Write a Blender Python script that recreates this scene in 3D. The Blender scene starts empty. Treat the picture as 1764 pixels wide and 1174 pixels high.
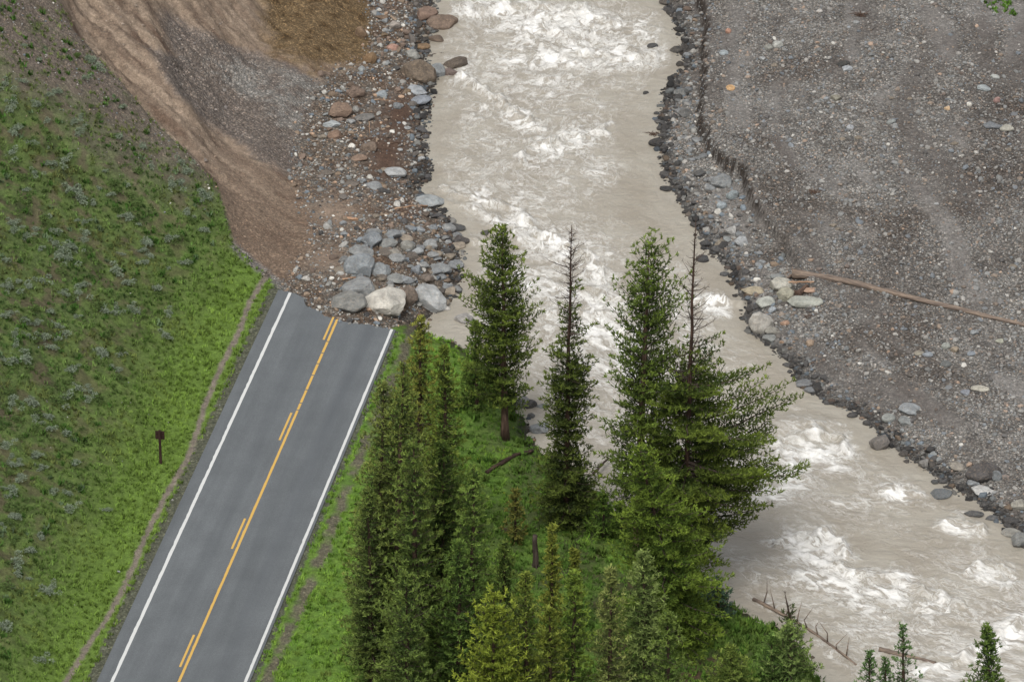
import bpy, math, random
import numpy as np
from mathutils import Vector, Matrix

S = bpy.context.scene
COL = S.collection
R = math.radians
random.seed(7)
RNG = np.random.default_rng(7)

# ------------------------------------------------------------------ camera, sky, sun, exposure
F, IW, IH = 8300.0, 1764.0, 1174.0          # focal length in photo pixels
PITCH = R(30.0)
CAM = np.array([0.0, -234.7, 135.5])
cd = bpy.data.cameras.new("camera")
cam = bpy.data.objects.new("camera", cd)
COL.objects.link(cam)
cam.location = CAM
cam.rotation_euler = (R(90) - PITCH, 0, 0)
cd.sensor_width = 36.0
cd.lens = F / IW * 36.0
cd.clip_start = 1.0
cd.clip_end = 3000.0
cd.dof.use_dof = True
cd.dof.focus_distance = 274.0
cd.dof.aperture_fstop = 1.6
S.camera = cam

W = bpy.data.worlds.new("World")
S.world = W
W.use_nodes = True
wn = W.node_tree
for n in list(wn.nodes):
    wn.nodes.remove(n)
SUN_EL, SUN_AZ = R(58), R(200)
sky = wn.nodes.new("ShaderNodeTexSky")
sky.sky_type = 'NISHITA'
sky.sun_disc = False
sky.sun_elevation = SUN_EL
sky.sun_rotation = SUN_AZ
sky.dust_density = 3.0
hs = wn.nodes.new("ShaderNodeHueSaturation")
hs.inputs['Saturation'].default_value = 0.22     # overcast: the blue is washed out
bg = wn.nodes.new("ShaderNodeBackground")
bg.inputs['Strength'].default_value = 0.13
wo = wn.nodes.new("ShaderNodeOutputWorld")
wn.links.new(sky.outputs[0], hs.inputs['Color'])
wn.links.new(hs.outputs[0], bg.inputs['Color'])
wn.links.new(bg.outputs[0], wo.inputs['Surface'])

sd = bpy.data.lights.new("sun", 'SUN')
sun = bpy.data.objects.new("sun", sd)
COL.objects.link(sun)
sd.energy = 1.3
sd.angle = R(24)
sd.color = (1.0, 0.985, 0.955)
# direction to the sun (azimuth measured clockwise from +Y, as the sky texture does)
sv = Vector((math.sin(SUN_AZ) * math.cos(SUN_EL), math.cos(SUN_AZ) * math.cos(SUN_EL), math.sin(SUN_EL)))
sun.rotation_euler = sv.to_track_quat('Z', 'Y').to_euler()
sun.location = (0, 0, 200)

S.render.engine = 'CYCLES'
S.view_settings.view_transform = 'Standard'
S.view_settings.look = 'None'
S.view_settings.gamma = 1.0
S.view_settings.use_curve_mapping = False
S.view_settings.exposure = 0.85

# ------------------------------------------------------------------ small helpers
GAIN = 1.8
def C(r, g, b, k=1.0):
    """surface colour from how it looks in daylight"""
    def l(v):
        v = v / 255.0
        return v / 12.92 if v <= 0.04045 else ((v + 0.055) / 1.055) ** 2.4
    return np.array([l(r), l(g), l(b)]) / GAIN * k

def tag(o, label=None, cat=None, group=None, kind=None):
    if label: o['label'] = label
    if cat: o['category'] = cat
    if group: o['group'] = group
    if kind: o['kind'] = kind
    return o

def link(name, me, parent=None, mat=None):
    o = bpy.data.objects.new(name, me)
    COL.objects.link(o)
    if parent is not None: o.parent = parent
    if mat is not None and me is not None and not me.materials:
        me.materials.append(mat)
    return o

def np_mesh(name, V, Fc, mat=None, smooth=False, colors=None, attrs=None, mats=None):
    """V (n,3), Fc (m,3|4) -> mesh, fast"""
    V = np.ascontiguousarray(V, dtype=np.float32)
    Fc = np.ascontiguousarray(Fc, dtype=np.int32)
    k = Fc.shape[1]
    me = bpy.data.meshes.new(name)
    me.vertices.add(len(V)); me.vertices.foreach_set('co', V.ravel())
    me.loops.add(Fc.size); me.loops.foreach_set('vertex_index', Fc.ravel())
    me.polygons.add(len(Fc))
    me.polygons.foreach_set('loop_start', np.arange(0, Fc.size, k, dtype=np.int32))
    me.polygons.foreach_set('loop_total', np.full(len(Fc), k, dtype=np.int32))
    me.polygons.foreach_set('use_smooth', np.full(len(Fc), bool(smooth)))
    if colors is not None:
        a = me.color_attributes.new('tint', 'FLOAT_COLOR', 'POINT')
        c4 = np.ones((len(V), 4), dtype=np.float32); c4[:, :3] = colors
        a.data.foreach_set('color', c4.ravel())
    for an, av in (attrs or {}).items():
        if av.ndim == 1:
            a = me.attributes.new(an, 'FLOAT', 'POINT'); a.data.foreach_set('value', av.astype(np.float32))
        else:
            a = me.attributes.new(an, 'FLOAT_VECTOR', 'POINT'); a.data.foreach_set('vector', av.astype(np.float32).ravel())
    if mat: me.materials.append(mat)
    me.update(calc_edges=True)
    return me

# numpy gradient noise
_perm = np.random.default_rng(3).permutation(4096)
_grad = np.random.default_rng(4).normal(size=(4096, 2)); _grad /= np.linalg.norm(_grad, axis=1)[:, None]
def pnoise(x, y, seed=0):
    xi = np.floor(x).astype(np.int64); yi = np.floor(y).astype(np.int64)
    xf = x - xi; yf = y - yi
    u = xf * xf * xf * (xf * (xf * 6 - 15) + 10); v = yf * yf * yf * (yf * (yf * 6 - 15) + 10)
    def g(ix, iy, fx, fy):
        h = _perm[(_perm[(ix + seed * 131) & 4095] + iy) & 4095]
        gg = _grad[h]
        return gg[..., 0] * fx + gg[..., 1] * fy
    a = g(xi, yi, xf, yf); b = g(xi + 1, yi, xf - 1, yf)
    c = g(xi, yi + 1, xf, yf - 1); d = g(xi + 1, yi + 1, xf - 1, yf - 1)
    return ((a * (1 - u) + b * u) * (1 - v) + (c * (1 - u) + d * u) * v) * 1.5
def fbm(x, y, oct=4, seed=0, gain=0.5):
    s = 0; a = 1.0; t = 0
    for i in range(oct):
        s = s + a * pnoise(x * 2 ** i + 17.3 * i, y * 2 ** i - 9.1 * i, seed + i); t += a; a *= gain
    return s / t
def sstep(a, b, x):
    t = np.clip((x - a) / (b - a), 0, 1); return t * t * (3 - 2 * t)
def mix(a, b, t):
    t = np.asarray(t)[..., None]; return a * (1 - t) + b * t

def seg_dist(x, y, pts):
    """signed distance to an open polyline: positive on its left when walking along it"""
    best = np.full(x.shape, 1e18); sg = np.ones(x.shape)
    for (ax, ay), (bx, by) in zip(pts[:-1], pts[1:]):
        dx, dy = bx - ax, by - ay; L2 = dx * dx + dy * dy
        t = np.clip(((x - ax) * dx + (y - ay) * dy) / L2, 0, 1)
        qx, qy = x - ax - t * dx, y - ay - t * dy
        d = qx * qx + qy * qy
        cr = dx * (y - ay) - dy * (x - ax)
        m = d < best - 1e-9
        best = np.where(m, d, best); sg = np.where(m, np.sign(cr + 1e-12), sg)
    return np.sqrt(best) * sg
def inpoly(x, y, poly):
    r = np.zeros(x.shape, bool); n = len(poly)
    for i in range(n):
        x0, y0 = poly[i]; x1, y1 = poly[(i + 1) % n]
        if y0 == y1: continue
        c = ((y0 > y) != (y1 > y)) & (x < (x1 - x0) * (y - y0) / (y1 - y0) + x0)
        r ^= c
    return r
def poly_sd(x, y, poly):
    """positive inside"""
    d = np.abs(seg_dist(x, y, list(poly) + [poly[0]]))
    return np.where(inpoly(x, y, poly), d, -d)

# camera geometry, used only to find where on the ground a feature stands
FWD = np.array([0, math.cos(PITCH), -math.sin(PITCH)]); UP = np.array([0, math.sin(PITCH), math.cos(PITCH)])
def ray(px, py):
    px = np.asarray(px, float); py = np.asarray(py, float)
    d = FWD[None] * F + np.stack([px.ravel() - IW / 2, 0 * px.ravel(), 0 * px.ravel()], 1) + UP[None] * (IH / 2 - py.ravel())[:, None]
    return d / np.linalg.norm(d, axis=1)[:, None]
def at_z(px, py, z):
    d = ray(px, py); t = (z - CAM[2]) / d[:, 2]
    return CAM + d * np.asarray(t).reshape(-1, 1)
def proj(x, y, z):
    dx, dy, dz = x - CAM[0], y - CAM[1], z - CAM[2]
    dep = np.maximum(dy * FWD[1] + dz * FWD[2], 5.0)
    return IW / 2 + F * dx / dep, IH / 2 - F * (dy * UP[1] + dz * UP[2]) / dep

# ------------------------------------------------------------------ the lie of the land
def zwater(x, y): return -2.2 + 0.014 * y + 0 * x
def world_line(px, z=None):
    out = []
    for a, b in px:
        if z is None:
            p = at_z([a], [b], -2.2)[0]
            for _ in range(3): p = at_z([a], [b], zwater(p[0], p[1]))[0]
        else: p = at_z([a], [b], z)[0]
        out.append((p[0], p[1]))
    return out
LB = [(760,-900),(750,-300),(745,-60),(748,0),(752,30),(742,55),(735,85),(742,110),(748,150),(742,185),(735,215),(738,260),(738,300),(722,325),(742,345),(768,365),(778,385),(790,410),(800,440),(788,475),(790,500),(765,525),(745,545),(722,556),(735,572),(765,582),(800,600),(850,645),(888,690),(905,715),(912,750),(935,785),(975,805),(1020,835),(1070,880),(1130,915),(1190,965),(1240,1015),(1262,1045),(1320,1075),(1370,1092),(1398,1140),(1416,1174),(1440,1215),(1520,1245),(1650,1255),(1800,1280),(2200,1420),(3200,1700)]
RB = [(1120,-900),(1130,-300),(1140,-40),(1142,0),(1160,35),(1175,70),(1172,115),(1150,150),(1135,200),(1136,235),(1130,255),(1142,290),(1162,330),(1185,370),(1215,420),(1248,460),(1266,490),(1280,530),(1296,575),(1335,600),(1372,650),(1420,690),(1480,715),(1508,745),(1560,785),(1600,815),(1660,850),(1720,890),(1764,935),(1900,1040),(2400,1230),(3400,1500)]
SC = [(1190,-900),(1195,-300),(1200,-50),(1207,0),(1216,40),(1212,90),(1215,130),(1206,180),(1205,215),(1225,258),(1255,290),(1278,302),(1290,340),(1308,372),(1335,397),(1362,435),(1400,490),(1500,600),(1700,760),(2200,1100)]
HF = [(700,-900),(680,-300),(655,0),(612,100),(548,230),(520,340),(497,440),(440,500),(395,570),(335,700),(265,860),(160,1100),(60,1330),(-200,1900)]
wLB, wRB, wSC, wHF = world_line(LB), world_line(RB), world_line(SC, -0.8), world_line(HF, 0.0)
# road axis
def wl(px, py, z=0.03): return at_z([px], [py], z)[0][:2]
rl0, rl1 = wl(500, 503), wl(193, 1174)
rr0, rr1 = wl(676, 566), wl(422, 1174)
rdir = (rl0 - rl1) / np.linalg.norm(rl0 - rl1) + (rr0 - rr1) / np.linalg.norm(rr0 - rr1); rdir /= np.linalg.norm(rdir)
rnor = np.array([rdir[1], -rdir[0]])        # points to the right of the road
rorg = (rl0 + rl1) / 2
TL = 0.0; TR = float(((rr0 + rr1) / 2 - rorg) @ rnor)
print("road white-to-white", TR)
def road_st(x, y):
    dx, dy = x - rorg[0], y - rorg[1]
    return dx * rdir[0] + dy * rdir[1], dx * rnor[0] + dy * rnor[1]

SLIDE = [(60,-300),(105,0),(125,50),(190,120),(250,190),(330,270),(375,320),(393,380),(402,420),(450,465),(482,497)]
def SCN(x, y): return 0.3 * fbm(x * .8, y * .8, 3, 8) + .22 * fbm(x * 2.6, y * 2.6, 3, 9)
def z_base(x, y):
    """hill, banks and river bed, without the carved landslide"""
    zw = zwater(x, y)
    dl = seg_dist(x, y, wLB)            # walking towards the viewer, land on the right = negative
    dr = seg_dist(x, y, wRB)
    dl = -dl                            # positive on the left-hand land
    # dr positive to the right-hand land
    dl = dl + 0.35 * fbm(x * 0.6, y * 0.6, 3, 5)
    dr = dr + 0.35 * fbm(x * 0.6, y * 0.6, 3, 6)
    near = 1 - sstep(-4, 8, y)           # 1 in the lower (near) half
    w = 5.5 + 8.5 * near
    s, t = road_st(x, y)
    plateau = -0.15 - 0.03 * np.clip(y - 5, 0, 20)
    land = zw + (plateau - zw) * (0.35 * sstep(0, 2.2, dl) + 0.65 * sstep(0, w, dl))
    bed = zw - np.clip(0.35 * np.minimum(-dl, -dr), -0.2, 1.1)
    z = np.where(dl > 0, land, bed)
    ds = seg_dist(x, y, wSC) + SCN(x, y)
    pxx, pyy = proj(x, y, -1.0)
    fade = 1 - sstep(380, 560, pyy)
    bar = zw + np.minimum(0.26 * dr, 0.95 + 0.012 * dr) + 0.8 * fade * sstep(-0.22, 0.16, ds)
    z = np.where(dr > 0, bar, z)
    # hill on the left
    dh = -seg_dist(x, y, wHF)
    dh = np.where(dl > 0, dh, 0)
    rise = np.where(dh > 0, 0.62 * (np.sqrt(dh * dh + 6.0) - math.sqrt(6.0)), 0)
    steep = sstep(2, 18, y)
    rise = rise * (1 + 0.22 * steep)
    rise = np.where(rise > 45, 45 + (rise - 45) * 0.15, rise)
    z = z + np.minimum(rise, 70)
    # far beyond the bar the valley side rises again
    z = z + np.where(dr > 60, 0.35 * (np.sqrt((dr - 60) ** 2 + 100) - 10), 0) * (dr > 60)
    # road bench
    on = sstep(-2.2, -0.7, t) * (1 - sstep(TR + 0.6, TR + 2.4, t))
    on = on * (1 - sstep(0.0, 0.1, s - s_end(t)))
    z = z * (1 - on) + (-0.03) * on
    return z
# broken end of the asphalt
ENDPX = [(455,488),(480,498),(503,504),(523,513),(527,527),(546,533),(560,545),(580,550),(612,557),(640,560),(678,567),(700,570)]
_e = np.array([road_st(*wl(a, b)) for a, b in ENDPX]); _e = _e[np.argsort(_e[:, 1])]
def s_end(t): return np.interp(t, _e[:, 1], _e[:, 0])

def march(px, py, zf):
    """world points where the rays through photo positions meet the surface zf"""
    d = ray(px, py); n = len(d)
    t0 = (60.0 - CAM[2]) / d[:, 2]; t1 = (-5.0 - CAM[2]) / d[:, 2]
    lo = t0.copy(); hit = np.full(n, False); hi = t1.copy()
    K = 60
    for k in range(1, K + 1):
        tt = t0 + (t1 - t0) * k / K
        p = CAM + d * tt[:, None]
        below = p[:, 2] < zf(p[:, 0], p[:, 1])
        new = below & ~hit
        hi = np.where(new, tt, hi); hit |= below
        lo = np.where(~hit, tt, lo)
    for _ in range(12):
        m = (lo + hi) / 2; p = CAM + d * m[:, None]
        b = p[:, 2] < zf(p[:, 0], p[:, 1])
        hi = np.where(b, m, hi); lo = np.where(b, lo, m)
    return CAM + d * hi[:, None]

_a = np.array(SLIDE, float)
_sl = march(_a[:, 0], _a[:, 1], z_base)
wSL = [tuple(p[:2]) for p in _sl]
wSL = [(wSL[0][0] - 60, wSL[0][1] + 60)] + wSL + [(wSL[-1][0] + 1.2, wSL[-1][1] + .5)]
GULLY = [[(185,-60),(215,40),(260,95),(300,190),(350,270),(400,340),(430,420)],
         [(240,-60),(270,60),(285,120),(330,185),(400,290)],
         [(330,-40),(370,50),(440,110)]]
wGU = []
for g in GULLY:
    a = np.array(g, float); wGU.append([tuple(p[:2]) for p in march(a[:, 0], a[:, 1], z_base)])
def terrain(x, y):
    z = z_base(x, y)
    q = seg_dist(x, y, wSL) + 0.4 * fbm(x * 0.5, y * 0.5, 3, 11)      # slide is on the left when walking down = positive
    hillw = sstep(0.2, 3.0, z)
    z = z - 1.5 * sstep(-0.25, 1.3, q) * sstep(0.0, 2.5, z) * (q > -0.3)
    for i, g in enumerate(wGU):
        dd = np.abs(seg_dist(x, y, g))
        z = z + (0.75, .9, .5)[i] * np.exp(-(dd / (1.3, 1.1, 1.0)[i]) ** 2) * hillw * sstep(-0.2, 1.2, q)
    onroad = 0
    s, t = road_st(x, y)
    road = sstep(-1.2, -0.5, t) * (1 - sstep(TR + 0.3, TR + 0.9, t)) * (s < s_end(t) + .05)
    dl = np.abs(seg_dist(x, y, wLB))
    n = 0.10 * fbm(x * 0.5, y * 0.5, 4, 21) + 0.05 * fbm(x * 1.8, y * 1.8, 3, 25)
    n = n + 0.28 * fbm(x * 0.22, y * 0.22, 3, 27) * hillw + 0.12 * np.abs(fbm(x * 1.1, y * 1.1, 3, 29)) * hillw
    # streaks down the slide
    a, b = x * 0.75 - y * 0.66, x * 0.66 + y * 0.75
    n = n + (0.30 * fbm(b * 1.1, a * 0.16, 4, 31) + .26 * fbm(x * .9, y * .9, 4, 33) + .17 * np.abs(fbm(x * 2.2, y * 2.2, 3, 34)) - .22 * np.maximum(0, 1 - 7 * np.abs(fbm(b * .7 + .35 * fbm(x * .6, y * .6, 3, 37), a * .12, 3, 39)))) * hillw * sstep(0, 1.5, q)
    cliff = sstep(.2, 1.2, q) * (1 - sstep(3.0, 6.0, q)) * sstep(4, 9, z)
    n = n - .75 * cliff * np.abs(fbm(b * .55 + .4 * fbm(x * .5, y * .5, 2, 36), a * .35, 4, 35)) * 1.6
    z = z + n * (1 - road)
    return z

# ------------------------------------------------------------------ materials
class NT:
    def __init__(s, name, rough=0.9, spec=0.2):
        s.m = bpy.data.materials.new(name); s.m.use_nodes = True
        s.t = s.m.node_tree; s.b = s.t.nodes['Principled BSDF']
        s.b.inputs['Roughness'].default_value = rough
        s.b.inputs['Specular IOR Level'].default_value = spec
    def n(s, typ, **kw):
        x = s.t.nodes.new('ShaderNode' + typ)
        for k, v in kw.items():
            if k.startswith('_'): setattr(x, k[1:], v)
            else: x.inputs[k].default_value = v
        return x
    def l(s, a, b): s.t.links.new(a, b)
    def attr(s, name, typ='GEOMETRY'):
        a = s.n('Attribute'); a.attribute_name = name; a.attribute_type = typ; return a
    def math(s, op, a, b=None, c=None):
        x = s.n('Math', _operation=op)
        for i, v in enumerate((a, b, c)):
            if v is None: continue
            if isinstance(v, (int, float)): x.inputs[i].default_value = v
            else: s.l(v, x.inputs[i])
        return x.outputs[0]
    def mixc(s, f, a, b, blend='MIX'):
        x = s.n('Mix', _data_type='RGBA', _blend_type=blend)
        for sock, v in ((x.inputs[0], f), (x.inputs[6], a), (x.inputs[7], b)):
            if isinstance(v, (int, float)): sock.default_value = v
            elif isinstance(v, (tuple, list, np.ndarray)): sock.default_value = (*v, 1)[:4]
            else: s.l(v, sock)
        return x.outputs[2]
    def ramp(s, f, stops):
        x = s.n('ValToRGB'); e = x.color_ramp.elements
        while len(e) < len(stops): e.new(0.5)
        for i, (p, c) in enumerate(stops):
            e[i].position = p
            e[i].color = (c, c, c, 1) if isinstance(c, (int, float)) else (*c, 1)
        s.l(f, x.inputs[0]); return x.outputs[0]
    def bump(s, h, strength, dist):
        x = s.n('Bump', Strength=strength, Distance=dist); s.l(h, x.inputs['Height']); s.l(x.outputs[0], s.b.inputs['Normal'])

def mat_ground():
    k = NT('ground_material', 0.93, 0.15)
    tc = k.n('NewGeometry').outputs['Position']
    tint = k.attr('tint').outputs['Color']; peb = k.attr('pebble').outputs['Fac']
    v1 = k.n('TexVoronoi', Scale=7.0, Randomness=1.0); k.l(tc, v1.inputs['Vector'])
    v2 = k.n('TexVoronoi', Scale=16.0, Randomness=1.0); k.l(tc, v2.inputs['Vector'])
    n1 = k.n('TexNoise', Scale=3.0, Detail=8.0, Roughness=0.7); k.l(tc, n1.inputs['Vector'])
    s1 = k.n('SeparateColor'); k.l(v1.outputs['Color'], s1.inputs[0])
    s2 = k.n('SeparateColor'); k.l(v2.outputs['Color'], s2.inputs[0])
    # pebble brightness per cell
    b1 = k.ramp(s1.outputs[0], [(0.0, 0.55), (0.6, 0.95), (0.85, 1.2), (1.0, 1.75)])
    b2 = k.ramp(s2.outputs[0], [(0.0, 0.5), (0.55, 0.95), (0.85, 1.25), (1.0, 1.9)])
    e1 = k.ramp(v1.outputs['Distance'], [(0.35, 1.0), (0.75, 0.45)])
    mm = k.math('MULTIPLY', b1, b2); mm = k.math('MULTIPLY', mm, e1)
    hue = k.mixc(s2.outputs[1], C(202, 192, 180, 1.9), C(186, 191, 192, 1.9))
    pc = k.mixc(1.0, tint, hue, 'MULTIPLY')
    pc = k.mixc(1.0, pc, k.mixc(1.0, mm, (1.75, 1.75, 1.75), 'MULTIPLY'), 'MULTIPLY')
    nn = k.ramp(n1.outputs['Fac'], [(0.25, 0.55), (0.5, 1.0), (0.75, 1.5)])
    n2_ = k.n('TexNoise', Scale=9.0, Detail=6.0, Roughness=0.8); k.l(tc, n2_.inputs['Vector'])
    nn = k.mixc(1.0, nn, k.ramp(n2_.outputs['Fac'], [(0.32, 0.62), (0.5, 1.0), (0.68, 1.5)]), 'MULTIPLY')
    sc = k.mixc(1.0, tint, nn, 'MULTIPLY')
    c = k.mixc(peb, sc, pc)
    k.l(c, k.b.inputs['Base Color'])
    wet = k.attr('wet').outputs['Fac']
    k.l(k.math('SUBTRACT', 0.93, k.math('MULTIPLY', wet, 0.5)), k.b.inputs['Roughness'])
    h = k.math('ADD', k.math('MULTIPLY', k.math('MULTIPLY', v1.outputs['Distance'], -0.8), peb), k.math('MULTIPLY', n1.outputs['Fac'], 0.9))
    k.bump(h, 0.9, 0.12)
    return k.m
def mat_tint(name, rough=0.85, spec=0.2, noise=8.0, amt=0.35, inst=False, bump=0.0, transl=0.0):
    k = NT(name, rough, spec)
    tc = k.n('TexCoord').outputs['Object'] if not inst else k.n('NewGeometry').outputs['Position']
    t = k.attr('tint', 'INSTANCER' if inst else 'GEOMETRY').outputs['Color']
    n = k.n('TexNoise', Scale=noise, Detail=5.0, Roughness=0.65); k.l(tc, n.inputs['Vector'])
    r = k.ramp(n.outputs['Fac'], [(0.3, 1 - amt), (0.7, 1 + amt)])
    k.l(k.mixc(1.0, t, r, 'MULTIPLY'), k.b.inputs['Base Color'])
    if bump: k.bump(n.outputs['Fac'], bump, 0.08)
    return k.m
def mat_rock():
    k = NT('rock_material', 0.82, 0.3)
    tc = k.n('TexCoord').outputs['Object']
    oi = k.n('ObjectInfo')
    t = oi.outputs['Color']
    n = k.n('TexNoise', Scale=1.6, Detail=9.0, Roughness=0.7); k.l(tc, n.inputs['Vector'])
    n2 = k.n('TexNoise', Scale=7.0, Detail=6.0, Roughness=0.75); k.l(tc, n2.inputs['Vector'])
    v = k.n('TexVoronoi', Scale=2.2, _feature='DISTANCE_TO_EDGE'); 
    wv = k.n('VectorMath', _operation='ADD'); k.l(tc, wv.inputs[0]); 
    sc = k.n('VectorMath', _operation='SCALE'); sc.inputs['Scale'].default_value = 0.9; k.l(n.outputs['Color'], sc.inputs[0]); k.l(sc.outputs[0], wv.inputs[1])
    k.l(wv.outputs[0], v.inputs['Vector'])
    cr = k.ramp(v.outputs['Distance'], [(0.0, 0.62), (0.03, 1.0)])
    r = k.ramp(n.outputs['Fac'], [(0.3, 0.62), (0.5, 1.0), (0.68, 1.35)])
    r2 = k.ramp(n2.outputs['Fac'], [(0.3, 0.78), (0.7, 1.2)])
    c = k.mixc(1.0, t, r, 'MULTIPLY'); c = k.mixc(1.0, c, r2, 'MULTIPLY'); c = k.mixc(0.7, c, cr, 'MULTIPLY')
    wn_ = k.ramp(n2.outputs['Fac'], [(0.5, 0.0), (0.62, 1.0)])
    c = k.mixc(k.math('MULTIPLY', wn_, 0.25), c, C(190, 165, 135))
    k.l(c, k.b.inputs['Base Color'])
    k.bump(k.math('ADD', n.outputs['Fac'], k.math('MULTIPLY', n2.outputs['Fac'], 0.5)), 0.7, 0.15)
    return k.m
def mat_wood(name, c0, c1, c2):
    k = NT(name, 0.8, 0.2)
    tc = k.n('TexCoord').outputs['Object']
    mp = k.n('Mapping'); mp.inputs['Scale'].default_value = (6, 6, 0.7); k.l(tc, mp.inputs[0])
    n = k.n('TexNoise', Scale=1.5, Detail=8.0, Roughness=0.7); k.l(mp.outputs[0], n.inputs['Vector'])
    k.l(k.ramp(n.outputs['Fac'], [(0.3, tuple(c0)), (0.5, tuple(c1)), (0.68, tuple(c2))]), k.b.inputs['Base Color'])
    k.bump(n.outputs['Fac'], 0.6, 0.05)
    return k.m
def mat_water():
    k = NT('muddy_water_material', 0.16, 0.5)
    fl = k.attr('flow').outputs['Vector']; fo = k.attr('foam').outputs['Fac']
    def scaled(sx, sy):
        m = k.n('Mapping'); m.inputs['Scale'].default_value = (sx, sy, 1); k.l(fl, m.inputs[0]); return m.outputs[0]
    def warp(vec, scale, amt):
        n = k.n('TexNoise', Scale=scale, Detail=4.0, Roughness=0.6); k.l(vec, n.inputs['Vector'])
        s1 = k.n('VectorMath', _operation='SUBTRACT'); k.l(n.outputs['Color'], s1.inputs[0]); s1.inputs[1].default_value = (.5, .5, .5)
        s2 = k.n('VectorMath', _operation='SCALE'); k.l(s1.outputs[0], s2.inputs[0]); s2.inputs['Scale'].default_value = amt
        a = k.n('VectorMath', _operation='ADD'); k.l(vec, a.inputs[0]); k.l(s2.outputs[0], a.inputs[1]); return a.outputs[0]
    w0 = warp(scaled(1.0, 0.8), 0.35, 3.0)
    w1 = warp(w0, 1.3, 0.9)
    def line(vec, scale, kk, det=2.0):
        n = k.n('TexNoise', Scale=scale, Detail=det, Roughness=0.5); k.l(vec, n.inputs['Vector'])
        a = k.math('ABSOLUTE', k.math('SUBTRACT', n.outputs['Fac'], 0.5))
        r = k.math('MAXIMUM', k.math('SUBTRACT', 1.0, k.math('MULTIPLY', a, kk)), 0.0)
        return k.math('POWER', r, 1.1), n.outputs['Fac']
    big = k.n('TexNoise', Scale=0.8, Detail=7.0, Roughness=0.68); k.l(w0, big.inputs['Vector'])
    L1, f1 = line(w1, 0.8, 24.0, 4.0); L2, f2 = line(w1, 1.8, 19.0, 3.0); L3, f3 = line(w1, 4.0, 12.0, 2.0)
    lines = k.math('MAXIMUM', L1, k.math('MAXIMUM', k.math('MULTIPLY', L2, .85), k.math('MULTIPLY', L3, .38)))
    bs = k.math('SUBTRACT', big.outputs['Fac'], 0.5)
    gate = k.ramp(k.math('ADD', fo, k.math('MULTIPLY', bs, 1.3)), [(0.15, 0.0), (0.60, 1.0)])
    solid = k.ramp(k.math('ADD', k.math('MULTIPLY', fo, 1.0), k.math('MULTIPLY', bs, 2.6)), [(0.46, 0.0), (0.64, 0.6), (0.9, 1.0)])
    hole = k.ramp(f2, [(0.40, 0.15), (0.52, 1.0)])
    foam = k.math('MAXIMUM', k.math('MULTIPLY', k.math('MULTIPLY', lines, 1.0), gate), k.math('MULTIPLY', solid, hole))
    fine = k.n('TexNoise', Scale=5.0, Detail=6.0, Roughness=0.7); k.l(w1, fine.inputs['Vector'])
    n0 = k.n('TexNoise', Scale=0.35, Detail=4.0); k.l(fl, n0.inputs['Vector'])
    mud = k.mixc(k.ramp(n0.outputs['Fac'], [(0.35, 0.0), (0.65, 1.0)]), C(170, 161, 145), C(186, 179, 164))
    mud = k.mixc(k.math('MULTIPLY', k.ramp(f1, [(0.4, 0.0), (0.6, 1.0)]), k.math('ADD', k.math('MULTIPLY', fo, .5), .15)), mud, C(156, 144, 124))
    white = k.mixc(fine.outputs['Fac'], C(228, 222, 210, 1.1), C(252, 252, 250, 1.3))
    k.l(k.mixc(foam, mud, white), k.b.inputs['Base Color'])
    k.l(k.math('ADD', k.math('MULTIPLY', foam, 0.4), 0.4), k.b.inputs['Roughness'])
    st = k.n('TexNoise', Scale=1.6, Detail=6.0, Roughness=0.6); k.l(warp(scaled(1.0, 1.9), 0.8, 1.0), st.inputs['Vector'])
    h = k.math('ADD', k.math('MULTIPLY', foam, 0.5), k.math('MULTIPLY', f1, 0.9))
    h = k.math('ADD', h, k.math('MULTIPLY', st.outputs['Fac'], 0.8))
    k.bump(h, 0.6, 0.22)
    return k.m
def mat_asphalt():
    k = NT('asphalt_material', 0.8, 0.25)
    tc = k.n('TexCoord').outputs['Object']
    n = k.n('TexNoise', Scale=22.0, Detail=4.0, Roughness=0.8); k.l(tc, n.inputs['Vector'])
    mp = k.n('Mapping'); mp.inputs['Scale'].default_value = (1.0, 0.05, 1); k.l(tc, mp.inputs[0])
    tr = k.n('TexNoise', Scale=1.1, Detail=4.0, Roughness=0.6); k.l(mp.outputs[0], tr.inputs['Vector'])
    bl = k.n('TexNoise', Scale=0.5, Detail=5.0); k.l(tc, bl.inputs['Vector'])
    c = k.mixc(k.ramp(tr.outputs['Fac'], [(0.35, 0.0), (0.65, 1.0)]), C(107, 111, 113), C(118, 122, 124))
    c = k.mixc(1.0, c, k.ramp(n.outputs['Fac'], [(0.3, 0.72), (0.7, 1.28)]), 'MULTIPLY')
    c = k.mixc(1.0, c, k.ramp(bl.outputs['Fac'], [(0.35, 0.93), (0.65, 1.07)]), 'MULTIPLY')
    tr2 = k.attr('track').outputs['Fac']
    c = k.mixc(tr2, c, C(96, 100, 104))
    k.l(c, k.b.inputs['Base Color']); k.bump(n.outputs['Fac'], 0.3, 0.02)
    return k.m
def mat_paint(name, c):
    k = NT(name, 0.7, 0.3)
    tc = k.n('TexCoord').outputs['Object']
    n = k.n('TexNoise', Scale=9.0, Detail=6.0, Roughness=0.75); k.l(tc, n.inputs['Vector'])
    k.l(k.mixc(k.ramp(n.outputs['Fac'], [(0.60, 0.0), (0.72, 0.75)]), c, C(120, 118, 112)), k.b.inputs['Base Color'])
    return k.m
M_GROUND, M_ROCK, M_WATER, M_ASPH = mat_ground(), mat_rock(), mat_water(), mat_asphalt()
M_NEEDLE = mat_tint('needle_material', 0.75, 0.15, 3.0, 0.25)
M_LEAF_I = mat_tint('grass_material', 0.85, 0.08, 0.8, 0.2, inst=True)
M_PEB_I = mat_tint('gravel_material', 0.85, 0.25, 9.0, 0.25, inst=True)
M_SAGE = mat_tint('sagebrush_material', 0.9, 0.05, 5.0, 0.2)
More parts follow.
